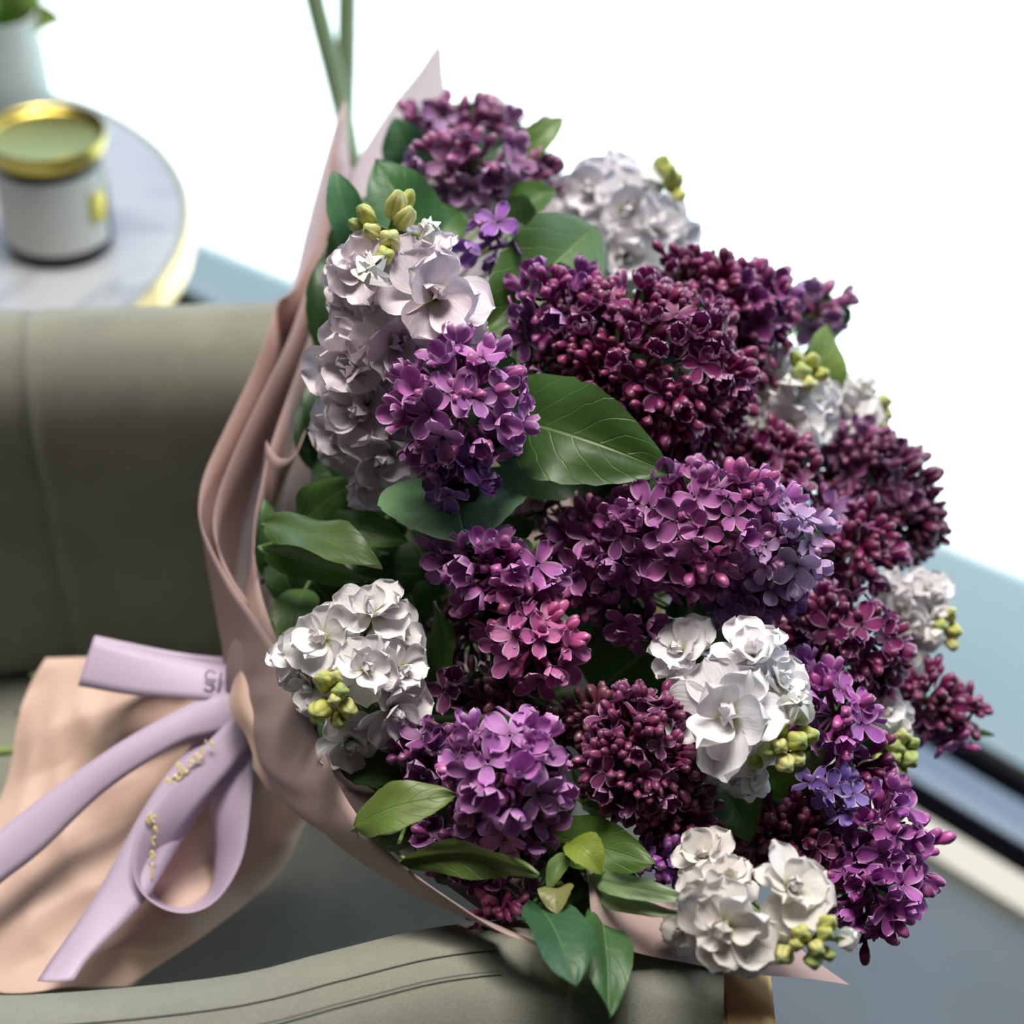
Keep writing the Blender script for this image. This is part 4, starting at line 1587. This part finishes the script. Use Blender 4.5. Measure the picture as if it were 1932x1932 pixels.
lilac('dark plum lilac of packed buds with bluish violet florets, under the white double stock',
      [(1495, 1575, .755, 112, 72, -12, .22, cJ, .2, 1.1), (1410, 1590, .77, 62, 55, 0, .3, cH, .2), (1575, 1500, .74, 62, 40, -20, 1.0, (.22, .13, .46), .4, .7)],
      [((1360, 1482, .755), (1416, 1588, .735), 105, dict(col=(.06, .14, .025), nrm=(.1, .2), fold=.3, label='fresh green pointed leaf')),
       ((1450, 1480, .765), (1556, 1410, .745), 100, dict(col=(.085, .16, .03), nrm=(.2, -.2), fold=.15, kind='heart')), ((1470, 1560, .81), (1370, 1650, .81), 140, dict(col=DG)), ((1500, 1600, .82), (1620, 1660, .82), 140, dict(col=DG))], fr=30, seed=22)
lilac('bright magenta purple lilac hanging past the brass-fronted armrest over the floor',
      [(1655, 1565, .75, 85, 92, 0, .85, cO, .5), (1640, 1675, .745, 92, 85, -20, .75, cO, .3), (1720, 1620, .76, 48, 78, 10, .5, cO, .3), (1640, 1745, .75, 40, 35, 0, .1, (.26, .03, .15), .1)],
      [((1620, 1600, .80), (1700, 1700, .80), 120, dict(col=DG)), ((1600, 1650, .81), (1560, 1560, .81), 120, dict(col=DG))], fr=37, seed=23)

# ------------------------------------------------------------------ white stocks
stock('tall white stock spire with yellow green buds leaning along the paper layers', None,
      [(820, 560, .738, 92, (.15, .1)), (690, 505, .752, 70, (-.5, .5)), (660, 545, .765, 58, (-.9, .1)), (705, 590, .755, 76, (-.4, .1)), (668, 690, .762, 80, (-.5, 0)),
       (748, 650, .75, 76, (0, 0)), (795, 490, .755, 66, (.2, .8)), (690, 765, .765, 80, (-.3, -.1)), (655, 815, .775, 66, (-.7, -.3)), (722, 850, .772, 76, (0, -.4)),
       (705, 905, .782, 52, (.1, -.8)), (765, 730, .768, 76, (.2, 0)), (862, 610, .75, 56, (.8, -.1)), (628, 845, .782, 36, (-.9, -.2))],
      [(690, 405, .752, 20), (748, 385, .752, 24), (700, 437, .748, 20), (735, 452, .742, 24), (765, 410, .752, 22), (672, 425, .756, 15), (725, 482, .738, 22), (805, 438, .742, 28, 'w'), (705, 510, .728, 42, 'w'), (770, 375, .756, 16)], 1, (.82, .725, .79))  # pinkish tint puts bounce light from the paper into the petals
stock('far white stock with a green bud tip rising behind the deep plum lilac', None,
      [(1120, 365, .93, 62, (-.3, .3)), (1180, 400, .92, 66, (0, .2)), (1170, 342, .93, 56, (0, .7)), (1232, 425, .92, 60, (.4, 0)), (1280, 432, .93, 44, (.9, 0)), (1180, 480, .92, 62, (0, -.2)), (1130, 505, .93, 56, (-.3, -.3)), (1100, 405, .94, 46, (-.8, 0)), (1230, 495, .93, 56, (.4, -.4))],
      [(1228, 347, .925, 28, 'w'), (1250, 312, .93, 22), (1272, 340, .93, 22), (1278, 368, .93, 20), (1240, 325, .935, 18), (1262, 325, .925, 20)], 2, (.80, .77, .82))
stock('white stock half hidden behind the dense magenta lilac, in front of the pale upright leaf', None,
      [(1440, 762, .86, 56, (-.3, 0)), (1488, 802, .852, 60, (0, -.2)), (1535, 800, .86, 50, (.5, -.3)), (1470, 690, .865, 42, (-.3, .7)), (1545, 750, .865, 42, (.7, .1)), (1430, 815, .862, 46, (-.4, -.4)), (1495, 750, .858, 52, (0, .2))],
      [(1512, 702, .845, 22), (1532, 682, .85, 18), (1502, 676, .85, 16), (1492, 730, .842, 28, 'w'), (1550, 706, .85, 16), (1525, 725, .843, 20)], 3)
stock('small far white stock with loose green buds next to the aubergine lilac', None,
      [(1602, 778, .895, 50, (-.2, .1)), (1640, 805, .9, 38, (.4, -.2)), (1610, 742, .9, 40, (0, .6)), (1590, 825, .9, 36, (-.2, -.6))],
      [(1635, 735, .895, 28, 'w'), (1666, 760, .90, 20), (1660, 812, .90, 22), (1672, 782, .90, 15)], 4)
stock('compact white stock with a yellow green bud centre resting on the paper collar', None,
      [(612, 1205, .735, 66, (-.5, .5)), (565, 1245, .748, 54, (-.9, .2)), (702, 1158, .738, 64, (.1, .8)), (748, 1200, .745, 56, (.6, .4)), (690, 1262, .722, 62, (.2, .2)), (750, 1265, .732, 56, (.8, .1)), (738, 1335, .732, 64, (.6, -.4)), (662, 1395, .738, 60, (0, -.8)), (590, 1295, .742, 48, (-.7, -.2)), (718, 1392, .742, 52, (.4, -.8))],
      [(612, 1285, .712, 24), (642, 1305, .708, 20), (604, 1340, .712, 26), (656, 1338, .712, 22), (632, 1280, .712, 18), (640, 1358, .714, 20), (630, 1322, .704, 15)], 5, (.88, .85, .87))
stock('white double stock with ruffled full flower and yellow bud cluster above the pointed green leaf', None,
      [(1375, 1350, .708, 98, (-.1, 0)), (1420, 1238, .722, 68, (.2, .8)), (1465, 1290, .722, 62, (.8, .4)), (1288, 1228, .748, 62, (-.6, .6)), (1308, 1312, .738, 62, (-.9, 0)), (1395, 1455, .732, 52, (-.1, -.8)), (1340, 1420, .728, 58, (-.4, -.6)), (1440, 1390, .725, 50, (.5, -.2))],
      [(1495, 1345, .71, 40, 'w'), (1430, 1470, .715, 36, 'w'), (1472, 1375, .708, 22), (1446, 1418, .703, 20), (1472, 1408, .70, 18), (1504, 1398, .703, 24), (1482, 1440, .70, 22), (1424, 1436, .71, 20), (1525, 1388, .708, 22), (1505, 1432, .703, 18)], 6, (.88, .85, .88))
stock('cream white stock lying on the lower paper lip beside the drooping glossy leaves', None,
      [(1372, 1748, .658, 78, (-.3, -.2)), (1492, 1678, .668, 74, (.3, .4)), (1332, 1700, .672, 58, (-.6, .1)), (1330, 1620, .695, 58, (-.3, .7)), (1372, 1662, .683, 54, (0, .5)), (1448, 1775, .665, 46, (.2, -.6)), (1290, 1752, .685, 42, (-.9, -.2)), (1395, 1795, .665, 50, (-.1, -.8))],
      [(1512, 1762, .652, 22), (1540, 1790, .65, 20), (1557, 1762, .652, 18), (1480, 1802, .656, 22), (1592, 1772, .657, 26, 'w'), (1535, 1812, .652, 20), (1562, 1742, .656, 20), (1503, 1782, .65, 16), (1562, 1800, .654, 16)], 7, (.82, .77, .74))
stock('small white stock below the aubergine lilac, its bud tip against the blue paving', None,
      [(1702, 1150, .85, 50, (-.2, 0)), (1750, 1112, .85, 40, (.3, .6)), (1720, 1212, .85, 50, (0, -.5)), (1690, 1110, .855, 40, (-.3, .6)), (1755, 1155, .848, 36, (.4, 0))],
      [(1790, 1158, .85, 18), (1800, 1190, .85, 18), (1762, 1200, .845, 26, 'w'), (1775, 1180, .845, 16), (1796, 1214, .85, 16)], 8)
stock('small white stock with a large pale green bud head beside the tapering purple spike', None,
      [(1668, 1345, .795, 44, (.3, .3)), (1650, 1312, .80, 38, (-.2, .7)), (1640, 1455, .80, 34, (-.4, -.4)), (1690, 1365, .80, 36, (.6, .1))],
      [(1690, 1410, .785, 22), (1715, 1432, .785, 22), (1682, 1450, .785, 22), (1702, 1390, .785, 18), (1722, 1402, .788, 16), (1662, 1438, .787, 18), (1700, 1462, .787, 18), (1690, 1430, .78, 14)], 9)


# ------------------------------------------------------------------ leafy sprigs
def sprig(label, origin_px, leaves):
    o = P(*origin_px)
    th = empty('leafy_sprig', o)
    tag(th, label, 'foliage', 'leafy sprigs tucked in the bouquet')
    sp_ = stem_path(o, .05)
    a_, b_ = tube(sp_, [.0014, .0016, .0018, .0018, .0018, .0016], 7, 24)
    mesh_obj('stem', a_, b_, M['stem'], th, origin=o)
    ss = catmull(sp_, 24)
    for lf in leaves:
        kw = dict(lf[3]) if len(lf) > 3 else {}
        leaf(th, o, lf[0], lf[1], lf[2], stem_to=ss[5], **kw)
    return th


sprig('smooth green leaves on a sprig beside the paper layers, one folded lengthwise', (600, 1000, .81),
      [((500, 985, .785), (722, 1074, .745), 105, dict(col=(.06, .11, .022), nrm=(.0, .5), fold=.15, curl=.06, roll=-.3)),
       ((490, 1040, .79), (690, 1098, .765), 70, dict(col=(.085, .17, .03), nrm=(0, -.4), fold=.3, curl=-.05)),
       ((562, 1000, .82), (678, 905, .80), 95, dict(col=(.05, .115, .02), nrm=(0, .3), fold=.15)),
       ((600, 1000, .80), (772, 1022, .785), 82, dict(col=(.06, .13, .022), nrm=(0, .4), fold=.2)),
       ((575, 1110, .81), (548, 1232, .79), 88, dict(col=(.085, .17, .03), nrm=(-.1, .4), fold=.15, curl=.15)),
       ((500, 1090, .83), (500, 940, .825), 60, dict(col=(.05, .11, .035), nrm=(.5, 0)))])
sprig('single folded blue green leaf standing inside the paper tip above the white stock buds', (680, 480, .86),
      [((662, 470, .835), (628, 322, .83), 75, dict(col=(.05, .15, .06), nrm=(.2, .2), fold=.45, label='folded blue green leaf')),
       ((660, 560, .88), (690, 370, .88), 110, dict(col=DG)), ((640, 700, .87), (610, 480, .87), 90, dict(col=DG)), ((640, 880, .86), (600, 680, .86), 90, dict(col=DG))])
sprig('olive green leaves curling over the paper edge beside the biggest bright lilac', (760, 1560, .75),
      [((668, 1560, .705), (864, 1500, .695), 95, dict(col=(.12, .18, .035), nrm=(0, .6), fold=.1, curl=.16)),
       ((690, 1545, .72), (760, 1565, .71), 50, dict(col=(.09, .16, .03), nrm=(0, .2))),
       ((755, 1622, .692), (1016, 1652, .675), 82, dict(col=(.10, .165, .035), nrm=(.0, -.5), fold=.35, curl=-.14, label='long leaf folded like a trough')),
       ((640, 1440, .745), (772, 1460, .74), 75, dict(col=(.045, .10, .022), nrm=(0, .2), fold=.2)),
       ((700, 1600, .75), (790, 1480, .76), 120, dict(col=DG)), ((780, 1590, .745), (900, 1650, .738), 70, dict(col=DG))])
sprig('yellowish green young leaves curling out under the drooping plum lilac', (1080, 1620, .74),
      [((1025, 1575, .735), (1235, 1630, .70), 110, dict(col=(.07, .14, .025), nrm=(0, .4), fold=.18, curl=.08)),
       ((1072, 1590, .70), (1135, 1650, .69), 78, dict(col=(.20, .26, .03), nrm=(.4, .3), fold=.4, curl=.25)),
       ((1068, 1610, .70), (1034, 1678, .69), 40, dict(col=(.12, .19, .05), nrm=(-.3, 0), fold=.4)),
       ((1055, 1672, .695), (1050, 1725, .68), 70, dict(col=(.22, .22, .08), nrm=(-.2, .3), fold=.3, curl=.2, label='small bronze tinted leaf')),
       ((1108, 1655, .70), (1310, 1700, .672), 46, dict(col=(.20, .30, .14), nrm=(0, .2), fold=.3)),
       ((1110, 1668, .702), (1290, 1722, .674), 34, dict(col=(.20, .28, .13), nrm=(0, -.2), fold=.3)),
       ((1085, 1500, .75), (1132, 1530, .735), 34, dict(col=LG, nrm=(.3, .3))),
       ((1100, 1640, .75), (1200, 1740, .75), 140, dict(col=DG)), ((1060, 1600, .77), (1000, 1700, .75), 130, dict(col=DG))])
sprig('two glossy blue green leaves drooping over the armrest edge', (1080, 1680, .73),
      [((1015, 1705, .69), (1085, 1862, .648), 135, dict(col=(.04, .12, .048), nrm=(.35, .1), fold=.3, curl=.08, kind='ovate', wave=.03)),
       ((1130, 1700, .70), (1148, 1925, .655), 95, dict(col=(.045, .125, .035), nrm=(.3, .1), fold=.35, curl=.05, kind='ovate', wave=.035)),
       ((1060, 1700, .72), (1170, 1790, .69), 90, dict(col=DG, nrm=(.2, .2)))])

sprig('added dark filler leaves inside the paper behind the tall and compact white stocks', (720, 1050, .86),  # leaves added to darken the hollow, its shade put into their green
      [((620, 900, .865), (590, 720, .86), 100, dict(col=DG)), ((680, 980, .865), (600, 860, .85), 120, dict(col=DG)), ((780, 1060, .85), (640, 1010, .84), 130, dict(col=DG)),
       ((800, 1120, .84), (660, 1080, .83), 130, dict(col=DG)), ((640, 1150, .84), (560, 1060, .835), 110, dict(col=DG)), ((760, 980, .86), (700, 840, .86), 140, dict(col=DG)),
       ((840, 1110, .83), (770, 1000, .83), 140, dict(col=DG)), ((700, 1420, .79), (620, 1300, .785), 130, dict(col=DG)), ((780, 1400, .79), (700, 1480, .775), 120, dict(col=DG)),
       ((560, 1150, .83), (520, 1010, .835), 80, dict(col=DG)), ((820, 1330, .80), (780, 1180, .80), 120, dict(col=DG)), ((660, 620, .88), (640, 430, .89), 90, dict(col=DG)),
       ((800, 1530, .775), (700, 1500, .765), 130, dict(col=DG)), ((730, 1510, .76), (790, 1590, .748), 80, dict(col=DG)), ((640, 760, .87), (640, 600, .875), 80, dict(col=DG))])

# cut stem end poking out of the tail of the wrap
a_, b_ = tube([P(120, 1410, .905), P(60, 1413, .905), P(-20, 1420, .903), P(-60, 1424, .90)], .0026, 8, 10)
o = mesh_obj('cut_stem', a_, b_, M['sbud'], None, origin=P(120, 1410, .905))
tag(o, 'thin yellowish cut flower stem poking out of the pink paper tail', 'stem')
o.color = (.45, .40, .10, 1)
sg = P(70, 1300, .95)
th = empty('loose_leaf_tips', sg)
tag(th, 'two small pale green leaf tips showing behind the pink paper tail', 'foliage')
leaf(th, sg, (110, 1290, .95), (55, 1270, .945), 30, col=(.14, .17, .08), stem_to=P(140, 1300, .95))
leaf(th, sg, (70, 1345, .945), (28, 1345, .935), 26, col=(.16, .17, .06), stem_to=P(140, 1310, .95))

print('objects', len(bpy.data.objects))
